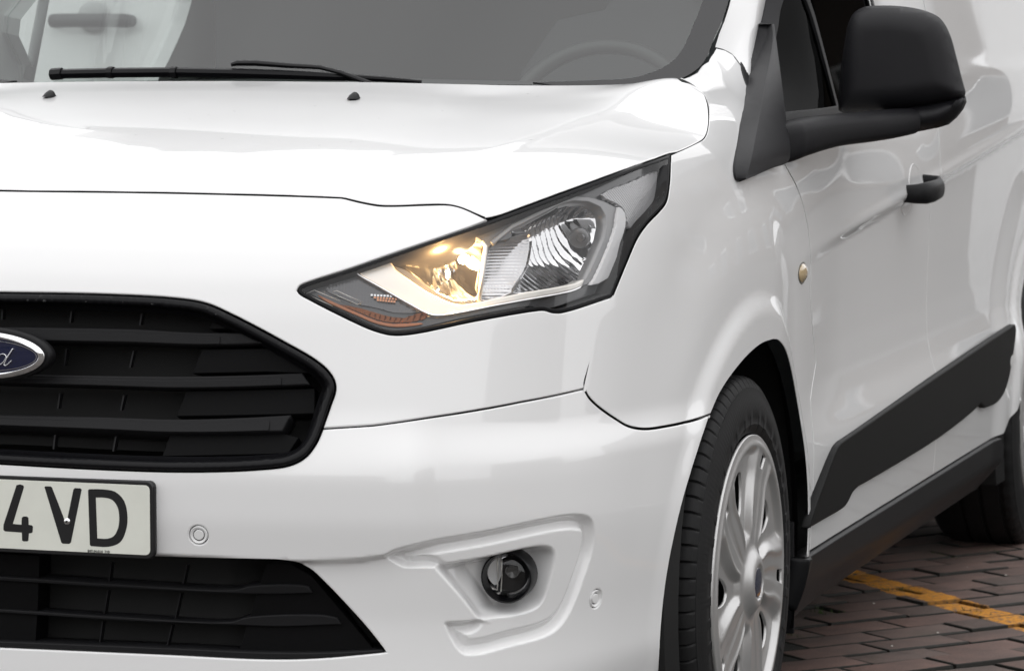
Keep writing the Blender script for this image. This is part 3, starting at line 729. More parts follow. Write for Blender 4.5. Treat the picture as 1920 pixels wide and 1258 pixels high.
for pl in ([(500, 1056), (545, 1057), (585, 1080), (700, 1216), (447, 1224), (470, 1150)],):
    skin('blanking_panel', resample(lift(pl, .028), .02), BLANK, lower, off=.028, du=.03, dv=.03, gap=0, flange=.04, roundr=.001)
_bp = lift([(74, 1042), (66, 1205)], .028)
skin('blanking_panel', np.array([[0, _bp[0][1]], _bp[0], _bp[1], [0, _bp[1][1]]]), BLANK, lower, off=.028, mirror=True, du=.03, dv=.03, gap=0, flange=.04, roundr=0)
for (u0, v0, u1, v1) in ((350, 1060, 343, 1094), (338, 1112, 328, 1160), (322, 1172, 311, 1218), (208, 1055, 204, 1090), (202, 1106, 195, 1150), (192, 1165, 186, 1208)):
    a, b = lift([(u0, v0), (u1, v1)], .036); A0, A1 = S(a[0], a[1], .036)[0], S(b[0], b[1], .036)[0]
    m = MB(); k = np.array([.001, 0, 0]); dY = np.array([0, .010, 0])
    m.add([A0-k, A0+k, A1+k, A1-k, A0-k+dY, A0+k+dY, A1+k+dY, A1-k+dY], [(0, 1, 2, 3), (7, 6, 5, 4), (0, 4, 5, 1), (1, 5, 6, 2), (2, 6, 7, 3), (3, 7, 4, 0)])
    m.build('grille_rib', BLACKP, lower)

# ------------------------------------------------------------------ flat items facing forward: plate and badge, domain (x, z) on a plane y = yp
def front_plane(name, outer, holes, yp, m, parent, du=.02, flange=.002, roundr=.0005, bulge=None, mirror=False, res=.01, tilt=0.0):
    g = bulge or (lambda a, b: a*0)
    def fn(a, b, off=0): return np.stack([a, yp-g(a, b)+off+tilt*(b-.5), b], 1)
    def nn(a, b, off=0, h=.0008):
        q = np.cross(fn(a+h, b)-fn(a-h, b), fn(a, b+h)-fn(a, b-h)); return q/np.linalg.norm(q, axis=1)[:, None]
    return skin(name, outer, m, parent, holes=holes, fun=fn, nfun=nn, du=du, dv=du, gap=0, flange=flange, roundr=roundr, res=res, mirror=mirror)
def rrect(x0, x1, z0, z1, r, n=5):
    P = []
    for cx, cz, a0 in ((x1-r, z1-r, 0), (x0+r, z1-r, 90), (x0+r, z0+r, 180), (x1-r, z0+r, 270)):
        P += [(cx+r*math.cos(R(a0+90*k/n)), cz+r*math.sin(R(a0+90*k/n))) for k in range(n+1)]
    return np.array(P)
YP = -.016
def pp(u, v, y=YP):
    p = px(u, v, 'y', y); return (p[0], p[2])
p_tr = pp(284, 903); p_br = pp(289, 1048)
PX1 = .5*(p_tr[0]+p_br[0]); PZ0, PZ1 = p_br[1], p_tr[1]
plate = front_plane('number_plate', rrect(-PX1, PX1, PZ0, PZ1, .009), [], YP, INK, van, flange=.012, roundr=.0015)
front_plane('plate_face', rrect(-PX1+.0042, PX1-.0042, PZ0+.0052, PZ1-.0052, .007), [], YP-.0008, PLATEM, plate, roundr=.0003)
def z6(x, y): return pp(x/2.595, 860+y/2.595, YP-.0012)
G4 = [z6(*q) for q in ((80, 128), (97, 124), (113, 129), (116, 138), (62, 316), (104, 320), (106, 286), (113, 280), (130, 280), (138, 286), (139, 320), (155, 323), (160, 330), (158, 356), (152, 361), (140, 362), (138, 396), (133, 401), (114, 401), (107, 396), (106, 358), (24, 352), (16, 345), (17, 320))]
GV = [z6(*q) for q in ((216, 137), (222, 133), (246, 134), (253, 140), (322, 318), (357, 148), (364, 142), (391, 143), (397, 150), (345, 405), (337, 413), (305, 412), (298, 406))]
GD = [z6(*q) for q in catmull([(434, 147), (500, 148), (560, 160), (604, 205), (620, 285), (612, 350), (585, 405), (530, 427), (443, 424)], 3)]+[z6(437, 418), z6(428, 153)]
GDH = [z6(*q) for q in catmull([(466, 188), (510, 189), (545, 199), (572, 235), (580, 290), (573, 340), (552, 376), (520, 388), (473, 386)], 3)]
for g_, h_ in ((G4, []), (GV, []), (GD, [GDH])): front_plane('plate_character', g_, h_, YP-.0012, INK, plate, roundr=.0002, flange=.001, res=.004)
def text(name, txt, size, loc, m, parent, ext=.0003, rot=(math.pi/2, 0, 0), sx=1):
    c = bpy.data.curves.new(name, 'FONT'); c.body = txt; c.size = size; c.extrude = ext
    o = bpy.data.objects.new('tmp', c); COL.objects.link(o); dg = bpy.context.evaluated_depsgraph_get()
    me = bpy.data.meshes.new_from_object(o.evaluated_get(dg)); bpy.data.objects.remove(o)
    Mx = Matrix.Translation(loc) @ Matrix.Rotation(rot[2], 4, 'Z') @ Matrix.Rotation(rot[0], 4, 'X') @ Matrix.Diagonal((sx, 1, 1, 1)); me.transform(Mx); me.materials.clear(); me.materials.append(m); me.name = name
    return link(bpy.data.objects.new(name, me), parent)
q = pp(165, 1035); text('plate_small_print', 'IMT-M-014  710', .0058, (q[0], YP-.0014, q[1]), INK, plate, sx=.86)
def dome(m, c, r, ax, n=14, rings=5, h=None):
    ax = Vector(ax).normalized(); a = ax.orthogonal().normalized(); b = ax.cross(a); h = r if h is None else h; V = []; c = Vector(c)
    for i in range(rings):
        t = math.pi/2*i/rings
        V += [c+ax*(h*math.sin(t))+(a*math.cos(2*math.pi*k/n)+b*math.sin(2*math.pi*k/n))*(r*math.cos(t)) for k in range(n)]
    V.append(c+ax*h); Fc = [(i*n+k, i*n+(k+1) % n, (i+1)*n+(k+1) % n, (i+1)*n+k) for i in range(rings-1) for k in range(n)]+[((rings-1)*n+k, (rings-1)*n+(k+1) % n, rings*n) for k in range(n)]
    m.add(V, Fc)
q = px(126, 977, 'y', YP-.001); m = MB(); dome(m, q, .0052, (0, -1, 0), h=.003); sc_ = m.build('plate_screw', CHROME, plate, smooth=True)
m = MB(); dome(m, (q[0], q[1]-.0030, q[2]), .0018, (0, -1, 0), h=.0004, n=6); m.build('screw_socket', INK, plate) 

# ---- badge
YB = -.006
bx = px(83, 668, 'y', YB); BW = bx[0]; bt_, bb = px(-30, 621, 'y', YB)[2], px(-30, 711, 'y', YB)[2]; BZ = .5*(bt_+bb); BH = .5*(bt_-bb)
def ell(k, w_=None, h_=None, n=72, inv=False):
    w2 = BW-k if w_ is None else w_; h2 = BH-k if h_ is None else h_
    return np.array([(w2*math.cos(t), BZ+h2*math.sin(t)) for t in np.linspace(0, 2*math.pi, n+1)[:-1]])
badge = front_plane('badge', ell(-.0045), [], YB+.006, BLACKP, van, flange=.02, roundr=.003)
front_plane('badge_ring', ell(0), [ell(.0082)], YB, CHROME, badge, bulge=lambda a, b: .0035*np.sin(math.pi*np.clip((1-np.sqrt((a/BW)**2+((b-BZ)/BH)**2))*BH/.0082*.8, 0, 1)), du=.002, flange=.006, res=.004)
front_plane('badge_field', ell(.0082), [], YB+.0005, NAVY, badge, bulge=lambda a, b: .003*(1-(a/BW)**2-((b-BZ)/BH)**2), du=.004, roundr=0, res=.004)
front_plane('badge_line', ell(.0112, n=96), [ell(.0120, n=96)], YB-.0004, CHROME, badge, bulge=lambda a, b: .003*(1-(a/BW)**2-((b-BZ)/BH)**2), du=.01, roundr=0, flange=.0006, res=.004)
def bpt(x, y):   # zoom of the badge -> plane
    return px(x/8.985, 600+y/8.985, 'y', YB-.003)
m = MB()
def stroke(pts, wd):
    c = catmull(pts, 6); c = [bpt(*q_) for q_ in c]
    m.tube([(p[0], p[1], p[2]) for p in c], wd, n=8, sc=(1, .45))
stroke([(222, 482), (150, 590), (88, 700), (70, 745), (88, 765), (130, 745), (192, 680)], .0016)
stroke([(112, 650), (92, 588), (40, 570), (-20, 600), (-70, 660), (-80, 730), (-40, 760), (20, 740), (70, 690), (112, 620)], .0015)
stroke([(218, 484), (180, 545), (120, 640)], .0023)
stroke([(-190, 580), (-210, 650), (-245, 745)], .0012); stroke([(-225, 690), (-180, 610), (-130, 578), (-105, 600)], .0010)          # r
stroke([(-330, 600), (-400, 610), (-450, 680), (-430, 745), (-370, 740), (-310, 680), (-320, 605), (-250, 590), (-200, 590)], .0010)   # o
stroke([(-480, 500), (-600, 470), (-760, 480), (-830, 540), (-800, 590)], .0014); stroke([(-640, 480), (-700, 620), (-760, 740), (-830, 770), (-870, 740)], .0016); stroke([(-760, 620), (-640, 610), (-560, 600)], .001)  # F
m.build('badge_script', CHROME, badge, smooth=True)

# ------------------------------------------------------------------ parking sensors
for (cs, cz) in sens_sz:
    def ring(r, n=28): return [(cs+r*math.cos(t), cz+r*math.sin(t)) for t in np.linspace(0, 2*math.pi, n+1)[:-1]]
    def dish(a, b, cs=cs, cz=cz):
        r = np.hypot(a-cs, b-cz); return .0025*(1-sstep(r, .0078, .0118))
    f_, n_ = sfun(dish)
    ps = skin('parking_sensor', ring(.0116), PAINT, van, holes=[ring(.0082)], fun=f_, nfun=n_, du=.002, dv=.002, gap=0, flange=.004, roundr=.0004, res=.004)
    skin('sensor_face', ring(.0069), PAINT, ps, off=.0006, du=.003, dv=.003, gap=0, flange=.006, roundr=.0007, res=.004)
    skin('sensor_gasket', ring(.0084), DEEP, ps, off=.005, du=.004, dv=.004, gap=0, flange=.001, roundr=0, res=.004)

# ------------------------------------------------------------------ headlight
def c4(*P): return [(860+x/3.931, 280+y/3.931) for x, y in P]
def c3(*P): return [(560+x/5.053, 460+y/5.053) for x, y in P]
HLO = np.vstack([htl, lift([(u, v) for u, v in catmull(HL_TOP, 4)])[1:], hlr[::-1][1:], hlb[::-1][1:-1]])
HLI = offs(resample(HLO, .006), .0052)
HLO_in = offs(resample(HLO, .006), .0008)
lamp = skin('headlight', HLO_in, LHOUSE, van, off=.105, du=.04, dv=.04, gap=0, flange=.002, roundr=0)
skin('lamp_seal', HLO_in, GLOSSB, lamp, holes=[HLI], off=.0012, du=.01, dv=.01, gap=0, flange=.098, roundr=.0012)
skin('lens', HLI, LGLASS, lamp, off=.0022, du=.02, dv=.015, gap=-.0008, flange=.0005, roundr=0)
LO = [(728, 486), (758, 473), (807, 460), (845, 446), (880, 441), (903, 452), (908, 466), (899, 540), (893, 562), (870, 566), (850, 563), (800, 535), (760, 506), (733, 496)]
MI = c4((190, 770), (260, 690), (390, 650), (500, 630), (535, 650), (532, 740), (505, 870), (455, 960), (400, 1050), (150, 1108))
HI = c4((390, 585), (600, 472), (700, 425), (780, 385), (850, 366), (960, 372), (1050, 425), (1098, 500), (1100, 570), (1080, 660), (1030, 800), (960, 930), (885, 998), (640, 1040), (400, 1055), (455, 960), (508, 870), (536, 740), (538, 650), (500, 615), (400, 612))
PK = c4((1185, 425), (1228, 470), (1232, 570), (1190, 700), (1118, 940), (978, 1002), (1010, 950), (1105, 740), (1165, 560))
PR = c4((1050, 335), (1250, 250), (1485, 160), (1505, 200), (1480, 370), (1345, 495), (1290, 600), (1255, 560), (1225, 450), (1170, 400))
SB = [(664, 507), (690, 494), (728, 486), (742, 505), (768, 524), (802, 548), (845, 568), (870, 571), (912, 563), (990, 547), (1082, 531), (1096, 524), (1092, 536), (1070, 545), (980, 562), (905, 576), (860, 585), (820, 590), (803, 587), (770, 570), (740, 553), (700, 530), (678, 518)]
def L_(P, off=.03, n=3): return lift(catmull(P, n, closed=True), off)
def bowl(P, off, depth, wd, fx=0, fz=0, amp=.003, jit=0):
    poly = resample(L_(P, off), .006)
    def f(a, b):
        d = signed(np.stack([a, b], 1), poly); t = np.clip(-d/wd, 0, 1); z = depth*(1-(1-t)**2)
        if fx: z = z+amp*np.abs(((a+b*.03)*fx) % 1-.5)*t**.5*2
        if fz: z = z+amp*np.abs((b*fz) % 1-.5)*2*np.minimum(t*6, 1)
        if jit: z = z+jit*np.sin(a*173+b*61)*np.sin(b*141+a*37)*t
        return z
    return poly, f
def rib_relief(fr, amp, dx=1.0, dz=0.0):
    return lambda a, b: amp*np.abs(((a*dx+b*dz)*fr) % 1-.5)*2
# smoked base panel with openings for the reflectors
BASE_H = [offs(resample(L_(P, .028), .006), -.0006) for P in (LO+[], )]
hs_lo, hs_hi = resample(L_(LO, .028), .006), resample(L_(MI[:3]+HI[:16]+MI[7:], .028), .006)
BEZG = mat('lamp_bezel_grey', (.26, .26, .265), .32, metal=.4)
BEZD = mat('lamp_bezel_dark', (.055, .057, .062), .22, coat=.6)
base = skin('lamp_bezel', offs(resample(HLO, .008), .004), BEZD, lamp, holes=[hs_lo, hs_hi], off=.028, du=.01, dv=.008, gap=0, flange=.02, roundr=.0008)
GR = [(920, 452), (960, 420), (1010, 396), (1040, 380), (1076, 368), (1104, 369), (1134, 378), (1160, 392), (1164, 412), (1152, 450), (1134, 500), (1118, 524), (1100, 534), (1084, 538), (1100, 520), (1118, 483), (1133, 447), (1138, 420), (1136, 405), (1126, 388), (1104, 378), (1076, 376), (1055, 381), (1013, 402), (962, 428), (925, 458)]
skin('reflector_surround', lift(GR, .024), BEZG, base, off=.024, du=.006, dv=.006, gap=0, flange=.02, roundr=.0012)
# low beam: faceted bowl, lit
pl_, f0 = bowl(LO, .03, .050, .035, fx=56, fz=34, amp=.0028, jit=.0014); f_, n_ = sfun(f0)
skin('low_beam_reflector', pl_, REFL, base, fun=f_, nfun=n_, off=.03, du=.0025, dv=.0025, gap=-.0006, flange=.004, roundr=0)
pl_, f0 = bowl(MI, .034, .016, .03, fz=230, amp=.0016); f_, n_ = sfun(f0)
skin('ribbed_reflector', pl_, mat('ribbed_silver', (.5, .5, .51), .22, metal=.9), base, fun=f_, nfun=n_, off=.034, du=.006, dv=.0009, gap=-.0006, flange=.004, roundr=0)
pl_, f0 = bowl(HI, .032, .050, .045, fx=88, amp=.0036, jit=.0006); f_, n_ = sfun(f0)
skin('high_beam_reflector', pl_, REFL, base, fun=f_, nfun=n_, off=.032, du=.0022, dv=.003, gap=-.0006, flange=.004, roundr=0)
satin = skin('satin_bezel', resample(L_(SB, .018, 2), .004), SATIN, base, off=.018, du=.006, dv=.005, gap=0, flange=.03, roundr=.0022, res=.004)
BE = [(664, 508), (678, 519), (700, 531.5), (740, 554.5), (770, 571.5), (803, 588.5), (820, 591.5), (860, 586.5), (905, 577.5), (980, 563.5), (1070, 546.5), (1092, 537)]
e_ = lift(catmull(BE, 3), .016); m = MB(); m.tube([tuple(p) for p in S(e_[:, 0], e_[:, 1], .016)], .0018, n=8); m.build('chrome_edge', CHROME, base, smooth=True)
e_ = lift([(905, 453), (911, 463), (905, 510), (898, 564)], .022); m = MB(); m.tube([tuple(p) for p in S(e_[:, 0], e_[:, 1], .022)], .0032, n=8); m.build('reflector_divider', SATIN, base, smooth=True)
PRISM = mat('prism_grey', (.42, .42, .43), .25, metal=.3, coat=.6)
f_, n_ = sfun(rib_relief(190, .0011, 1, .8)); skin('prism_panel', resample(L_(PR, .02, 2), .004), PRISM, base, fun=f_, nfun=n_, off=.02, du=.0011, dv=.0016, gap=0, flange=.008, roundr=.0006)
f_, n_ = sfun(lambda a, b: .0006*(np.abs(a*260 % 1-.5)+np.abs(b*260 % 1-.5))); skin('parking_light', resample(L_(PK, .018, 2), .004), mat('parking_lens', (.62, .62, .63), .3, coat=.6), base, fun=f_, nfun=n_, off=.018, du=.0018, dv=.0018, gap=0, flange=.012, roundr=.001)
# indicator chamber: amber bar, studs, fine clear bars
AM = c3((180, 470), (250, 500), (380, 560), (560, 640), (740, 715), (900, 745), (1150, 735), (1180, 745), (1000, 772), (850, 768), (700, 730), (560, 668), (350, 575), (240, 520))
skin('indicator_bar', resample(L_(AM, .016, 2), .005), AMBER, base, off=.016, du=.01, dv=.006, gap=0, flange=.006, roundr=.0006)
AM2 = c3((380, 560), (600, 600), (800, 660), (1000, 690), (1150, 640), (1230, 655), (1200, 700), (900, 735), (740, 705), (560, 630))
f_, n_ = sfun(rib_relief(110, .002, 1, -.6)); skin('indicator_reflector', resample(L_(AM2, .022, 2), .005), mat('amber_reflector', (.16, .055, .02), .2, metal=.7), base, fun=f_, nfun=n_, off=.022, du=.0022, dv=.003, gap=0, flange=.004, roundr=.0004)
IC = c3((250, 420), (340, 340), (480, 250), (600, 310), (800, 420), (960, 510), (1180, 630), (900, 640), (760, 600), (560, 560), (330, 470))
f_, n_ = sfun(lambda a, b: .0012*np.maximum(np.abs((a*210) % 1-.5), np.abs((b*210) % 1-.5))*2); skin('indicator_lens', resample(L_(IC, .024, 2), .005), mat('indicator_grey', (.10, .10, .105), .18, metal=.5, coat=.5), base, fun=f_, nfun=n_, off=.024, du=.0024, dv=.0024, gap=0, flange=.004, roundr=.0004)
def studs(row, n, off, m, wpx, hpx, name='reflector_stud', par=None):
    a, b = row; mb = MB()
    for i in range(n):
        t = (i+.5)/n; u, v = a[0]+(b[0]-a[0])*t, a[1]+(b[1]-a[1])*t
        q_ = lift([(u-wpx/2, v-hpx/2), (u+wpx/2, v-hpx/2), (u+wpx/2, v+hpx/2), (u-wpx/2, v+hpx/2)], off)
        A = S(q_[:, 0], q_[:, 1], off); Bk = S(q_[:, 0], q_[:, 1], off+.006)
        mb.add(list(A)+list(Bk), [(0, 3, 2, 1), (0, 1, 5, 4), (1, 2, 6, 5), (2, 3, 7, 6), (3, 0, 4, 7)])
    return mb.build(name, m, par)
for k in range(3): studs([(694+k*6, 553+k*4.6), (748-k*3, 556+k*5)], 9-k, .019, REFL if k < 1 else mat('copper_stud', (.5, .25, .15), .2, metal=.9), 4, 3.6, par=base)
for pts_ in (((62, 462), (150, 425), (395, 530)), ((80, 465), (320, 575)), ((320, 440), (360, 430), (600, 540), (560, 562), (320, 455)), ((430, 300), (500, 250))):
    e_ = lift(c3(*pts_), .012); m = MB(); m.tube([tuple(p) for p in S(e_[:, 0], e_[:, 1], .012)], .0005, n=5); m.build('clear_bar', SATIN, base, smooth=True)
# bulbs
def cyl(name, u, v, off, r, L, m_, parent, ax=(.05, -1, 0), cap_r=None):
    q_ = lift([(u, v)], off)[0]; p = Vector(S(q_[0], q_[1], off)[0]); a = Vector(ax).normalized(); mb = MB(); rr = cap_r or r
    mb.tube([p-a*L, p, p+a*.0008, p+a*.0009], [r, r, rr*.9, rr*.5], n=24); return mb.build(name, m_, parent, smooth=True, sharp=40), p
cyl('bulb_shield', 1085.6, 446.6, .048, .0145, .012, mat('shield_grey', (.20, .20, .205), .25, metal=.5), base)
cyl('shield_tip', 1088, 446, .040, .006, .010, mat('shield_tip', (.25, .25, .26), .2, metal=.8), base)
cyl('position_lamp', 1098, 497.5, .046, .0098, .004, CHROME, base); cyl('position_bulb', 1098, 497.5, .045, .0072, .004, mat('position_dark', (.05, .05, .05), .2, coat=1), base)
q_ = lift([(868, 487)], .050)[0]; bp_ = S(q_[0], q_[1], .050)[0]
m = MB(); m.tube([tuple(bp_+np.array([0, .012, 0])), tuple(bp_), tuple(bp_+np.array([0, -.006, 0])), tuple(bp_+np.array([0, -.009, 0]))], [.0062, .0062, .005, .002], n=16)
BULB = mat('lit_bulb', (1, .9, .7), .3, emit=(1, .74, .40), estr=140); m.build('bulb', BULB, base, smooth=True)
pl2 = bpy.data.lights.new('bulb_light', 'POINT'); pl2.energy = 3.6; pl2.color = (1, .58, .22); pl2.shadow_soft_size = .006
o = bpy.data.objects.new('bulb_light', pl2); COL.objects.link(o); o.location = Vector(bp_)+Vector((-.006, -.041, -.004))

# ------------------------------------------------------------------ fog lamp
fq = lift([(955, 1081)], 0)[0]; fp = Vector(S(fq[0], fq[1], .004)[0])+Vector(ray(955, 1081))*-.036; fax = Vector((.10, -1, -.02)).normalized()
def lathe(name, prof, c, ax, m_, parent, n=40, sharp=35):
    ax = Vector(ax).normalized(); a = ax.orthogonal().normalized(); b = ax.cross(a); V = [Vector(c)+ax*h+(a*math.cos(2*math.pi*k/n)+b*math.sin(2*math.pi*k/n))*r for r, h in prof for k in range(n)]
    return obj(name, V, [(i*n+k, i*n+(k+1) % n, (i+1)*n+(k+1) % n, (i+1)*n+k) for i in range(len(prof)-1) for k in range(n)], m_, parent, sharp=sharp)
fog = lathe('fog_lamp', [(.0362, -.03), (.0362, .010), (.0352, .0125), (.0338, .012), (.0325, -.004), (.0318, -.020), (.002, -.026)], fp, fax, GLOSSB, van)
FREF = mat('fog_reflector', (.70, .70, .71), .12, metal=1)
lathe('fog_reflector', [(.0318, -.010), (.028, -.019), (.020, -.025), (.008, -.0262), (.0001, -.0262)], fp, fax, FREF, fog)
lathe('fog_lens', [(.0322, -.010), (.029, -.006), (.022, -.003), (.012, -.001), (.0001, -.0005)], fp, fax, glassmat('fog_glass', (.95, .95, .95), .05, gain=.9), fog)
lathe('fog_bulb_shield', [(.0105, -.025), (.0105, -.013), (.0085, -.010), (.004, -.011), (.0001, -.012)], fp+Vector((.004, 0, .005)), fax, mat('fog_shield', (.10, .10, .10), .15, metal=.6), fog, n=24)
for dx_ in (-.018, -.0125):
    m = MB(); m.tube([tuple(fp+Vector((dx_-abs(t)*.1, .012+abs(t)*.12, t))) for t in np.linspace(-.024, .024, 9)], .0009, n=6); m.build('lens_rib', SATIN, fog, smooth=True)

# ------------------------------------------------------------------ side glass, black trims, mirror
bl = lift([(1437, 0), (1427, 45), (1405, 155)]);
side_gl = np.array([yz(1.24, 1.035), yz(1.30, 1.08), yz(1.40, 1.155), yz(1.50, 1.25), yz(1.66, 1.40), yz(1.87, 1.56), yz(2.03, 1.69), yz(2.075, 1.68), yz(2.09, 1.5), yz(2.105, 1.12), yz(2.09, 1.07), yz(2.04, 1.045), yz(1.6, 1.032)])
glassr = skin('side_window', side_gl, SGLASS, van, off=.006, du=.05, dv=.03, gap=-.004, flange=.004, roundr=0)
TRIMB = mat('window_trim', (.006, .006, .007), .4, bump=.1, bscale=900, spec=.15)
def strip_on(name, pts, w_, off, m_, parent, th=.008):
    """narrow bar following the skin; pts in (y, z)"""
    P = np.array([yz(*q) for q in pts]); c = np.array(catmull(P, 4)) if len(P) > 2 else P; d = np.gradient(c, axis=0); n_ = np.stack([-d[:, 1], d[:, 0]], 1); n_ /= np.linalg.norm(n_, axis=1)[:, None]
    return skin(name, np.vstack([c+n_*w_/2, (c-n_*w_/2)[::-1]]), m_, parent, off=off, du=.03, dv=.01, gap=0, flange=th, roundr=.0012, res=.02)
strip_on('window_divider', [(1.62, 1.03), (1.60, 1.2), (1.55, 1.32)], .018, .001, TRIMB, glassr)
strip_on('belt_seal', [(1.20, 1.028), (1.6, 1.034), (2.09, 1.052)], .024, -.002, TRIMB, glassr)
strip_on('window_frame', [(1.22, 1.06), (1.33, 1.125), (1.47, 1.24), (1.66, 1.41), (1.87, 1.57), (2.03, 1.70)], .035, -.003, TRIMB, glassr)
strip_on('window_frame', [(2.098, 1.04), (2.112, 1.15), (2.098, 1.5), (2.08, 1.70)], .022, -.002, TRIMB, glassr)
E1 = [(1429, 42), (1421, 80), (1405, 155), (1391, 235), (1380, 300), (1378.5, 322), (1381, 335), (1387, 341)]
_l = lift(E1, -.004); E1p = [S(a, b, -.004)[0] for a, b in _l]
E2 = [(1448, 46, .797), (1449, 75, .806), (1435, 155, .838), (1421, 235, .866), (1409, 296, .884), (1404, 318, .886), (1401, 330, .886), (1398, 337, .886)]
E2p = [px(u, v, 'x', x) for u, v, x in E2]
E3 = [(1452, 46, .797), (1457, 85, .812), (1466, 155, .846), (1476, 235, .876), (1482, 280, .892), (1480, 300, .894), (1447, 316, .892), (1418, 329, .889)]
E3p = [px(u, v, 'x', x) for u, v, x in E3]
m = MB(); n8 = 8
rows_ = [[p+np.array([-.035, .01, 0]) for p in E1p], E1p, E2p, E3p, [p+np.array([-.05, .01, 0]) for p in E3p]]
rows_ = [catmull(r, 4) for r in rows_]; k = len(rows_[0]); V = [tuple(p) for r in rows_ for p in r]
m.add(V, [(i*k+j, (i+1)*k+j, (i+1)*k+j+1, i*k+j+1) for i in range(4) for j in range(k-1)]+[tuple(i*k+k-1 for i in range(5))[::-1], tuple(i*k for i in range(5))])
sail_o = bevel(m.build('mirror_mount', BLACKM, van), .0035, 2, ang=24)
strip_on('pillar_trim', [(float(y_of_s(a))+.012, b) for a, b in lift([(1424, 70), (1430, 40), (1437, 0)])]+[(1.60, 1.345), (1.80, 1.50)], .03, -.006, BLACKM, van)
# mirror housing: outline in the (x, z) plane at y=ym, domed forwards, tapering backwards
def pillow(name, outline_px, ym, bulge, rr, back, m_, parent, lean=0.0, ycurve=None, n=5, roundp=.5, closed=True, taper=.9):
    pts = [px(u, v, 'y', ym) for u, v in outline_px]; O = resample(np.array([(p[0], p[2]) for p in pts]), .006)
    c = O.mean(0); yc = ycurve or (lambda a, b: 0*a)
    def dep(a, b):
        d = -np.minimum(signed(np.stack([a, b], 1), O), 0); t = np.clip(d/rr, 0, 1); return bulge*np.sqrt(np.clip(1-(1-t)**2, 0, 1))
    vv, ff = sheet(offs(O, .0012), [], .008, .008)
    vv = np.vstack([vv]); P = np.stack([vv[:, 0], ym-dep(vv[:, 0], vv[:, 1])+yc(vv[:, 0], vv[:, 1]), vv[:, 1]], 1)
    V = [tuple(p) for p in P]; Fc = [tuple(f) for f in ff]
    Oi = offs(O, .0012); rings = []
    # back rings
    N0 = len(V)
    prev = [(x, ym-dep(np.array([x]), np.array([z]))[0]+yc(np.array([x]), np.array([z]))[0], z) for x, z in Oi]
    R_ = [prev]
    for k in range(1, n+1):
        t = k/n; s_ = 1-(1-taper)*t
        R_.append([(c[0]+(x-c[0])*s_+(.0012 if k == 1 else 0), ym+back*t+yc(np.array([x]), np.array([z]))[0], c[1]+(z-c[1])*s_) for x, z in O])
    m0 = len(V)
    for r in R_: V += r
    mN = len(O)
    for k in range(len(R_)-1):
        for i in range(mN):
            j = (i+1) % mN; q = (m0+k*mN+i, m0+k*mN+j, m0+(k+1)*mN+j, m0+(k+1)*mN+i); Fc.append(q)
    last = m0+(len(R_)-1)*mN; Fc.append(tuple(last+i for i in range(mN)))
    o = obj(name, V, Fc, m_, parent, True)
    bm = bmesh.new(); bm.from_mesh(o.data); bmesh.ops.remove_doubles(bm, verts=bm.verts, dist=.0006); bmesh.ops.recalc_face_normals(bm, faces=bm.faces); bm.to_mesh(o.data); bm.free()
    for p in o.data.polygons: p.use_smooth = True
    o.data.set_sharp_from_angle(angle=R(50)); return o
MC = catmull([(1574, 208), (1573, 190), (1577, 140), (1584, 85), (1592, 45), (1603, 24), (1622, 13), (1650, 10), (1690, 11), (1735, 19), (1765, 34), (1781, 62), (1793, 105), (1804, 150), (1811, 176)], 4)
MC = MC+[(1809, 187), (1760, 198), (1700, 208), (1640, 213), (1585, 215)]
mirror = pillow('door_mirror', MC, 1.50, .050, .042, .095, BLACKM, van, ycurve=lambda a, b: np.clip(a-.98, 0, 1)**2*.9, taper=.68)
ML = [(1672, 202), (1700, 200), (1760, 191), (1807, 179), (1809, 190), (1803, 205), (1790, 222), (1774, 236), (1755, 242), (1690, 255), (1684, 240), (1680, 222)]
pillow('mirror_lower_shell', ML, 1.495, .040, .03, .095, BLACKM, mirror, ycurve=lambda a, b: np.clip(a-.98, 0, 1)**2*.9, taper=.68)
MAS = [(1460, 238, 308), (1472, 231, 305), (1490, 225, 297), (1515, 220, 287.5), (1560, 215, 275), (1620, 210, 267), (1665, 206, 259.5), (1692, 203, 253)]
cs_ = []
for u, vt, vb in catmull([np.array(q, float) for q in MAS], 4):
    yy = np.interp(u, [1460, 1500, 1600, 1692], [1.150, 1.20, 1.36, 1.475]); a, b = px(u, vt, 'y', yy), px(u, vb, 'y', yy); cs_.append(((a+b)/2, np.linalg.norm(a-b)/2))
V = []; nA = 24
for i_, (c, h) in enumerate(cs_):
    t = cs_[min(i_+1, len(cs_)-1)][0]-cs_[max(i_-1, 0)][0]; t[2] = 0; t /= np.linalg.norm(t); sd_ = np.array([t[1], -t[0], 0]); th_ = np.interp(i_, [0, 6, len(cs_)], [.012, .030, .040])
    for k_ in range(nA):
        a = 2*math.pi*k_/nA; ca, sa = math.cos(a), math.sin(a); e_ = .62
        V.append(tuple(c+sd_*th_*(abs(ca)**e_)*np.sign(ca)+np.array([0, 0, 1])*h*(abs(sa)**e_)*np.sign(sa)))
nR = len(cs_); Fc = [(i_*nA+k_, i_*nA+(k_+1) % nA, (i_+1)*nA+(k_+1) % nA, (i_+1)*nA+k_) for i_ in range(nR-1) for k_ in range(nA)]+[tuple(range(nA)), tuple((nR-1)*nA+k_ for k_ in range(nA))[::-1]]
arm = obj('mirror_arm', V, Fc, BLACKM, mirror, True, sharp=45)

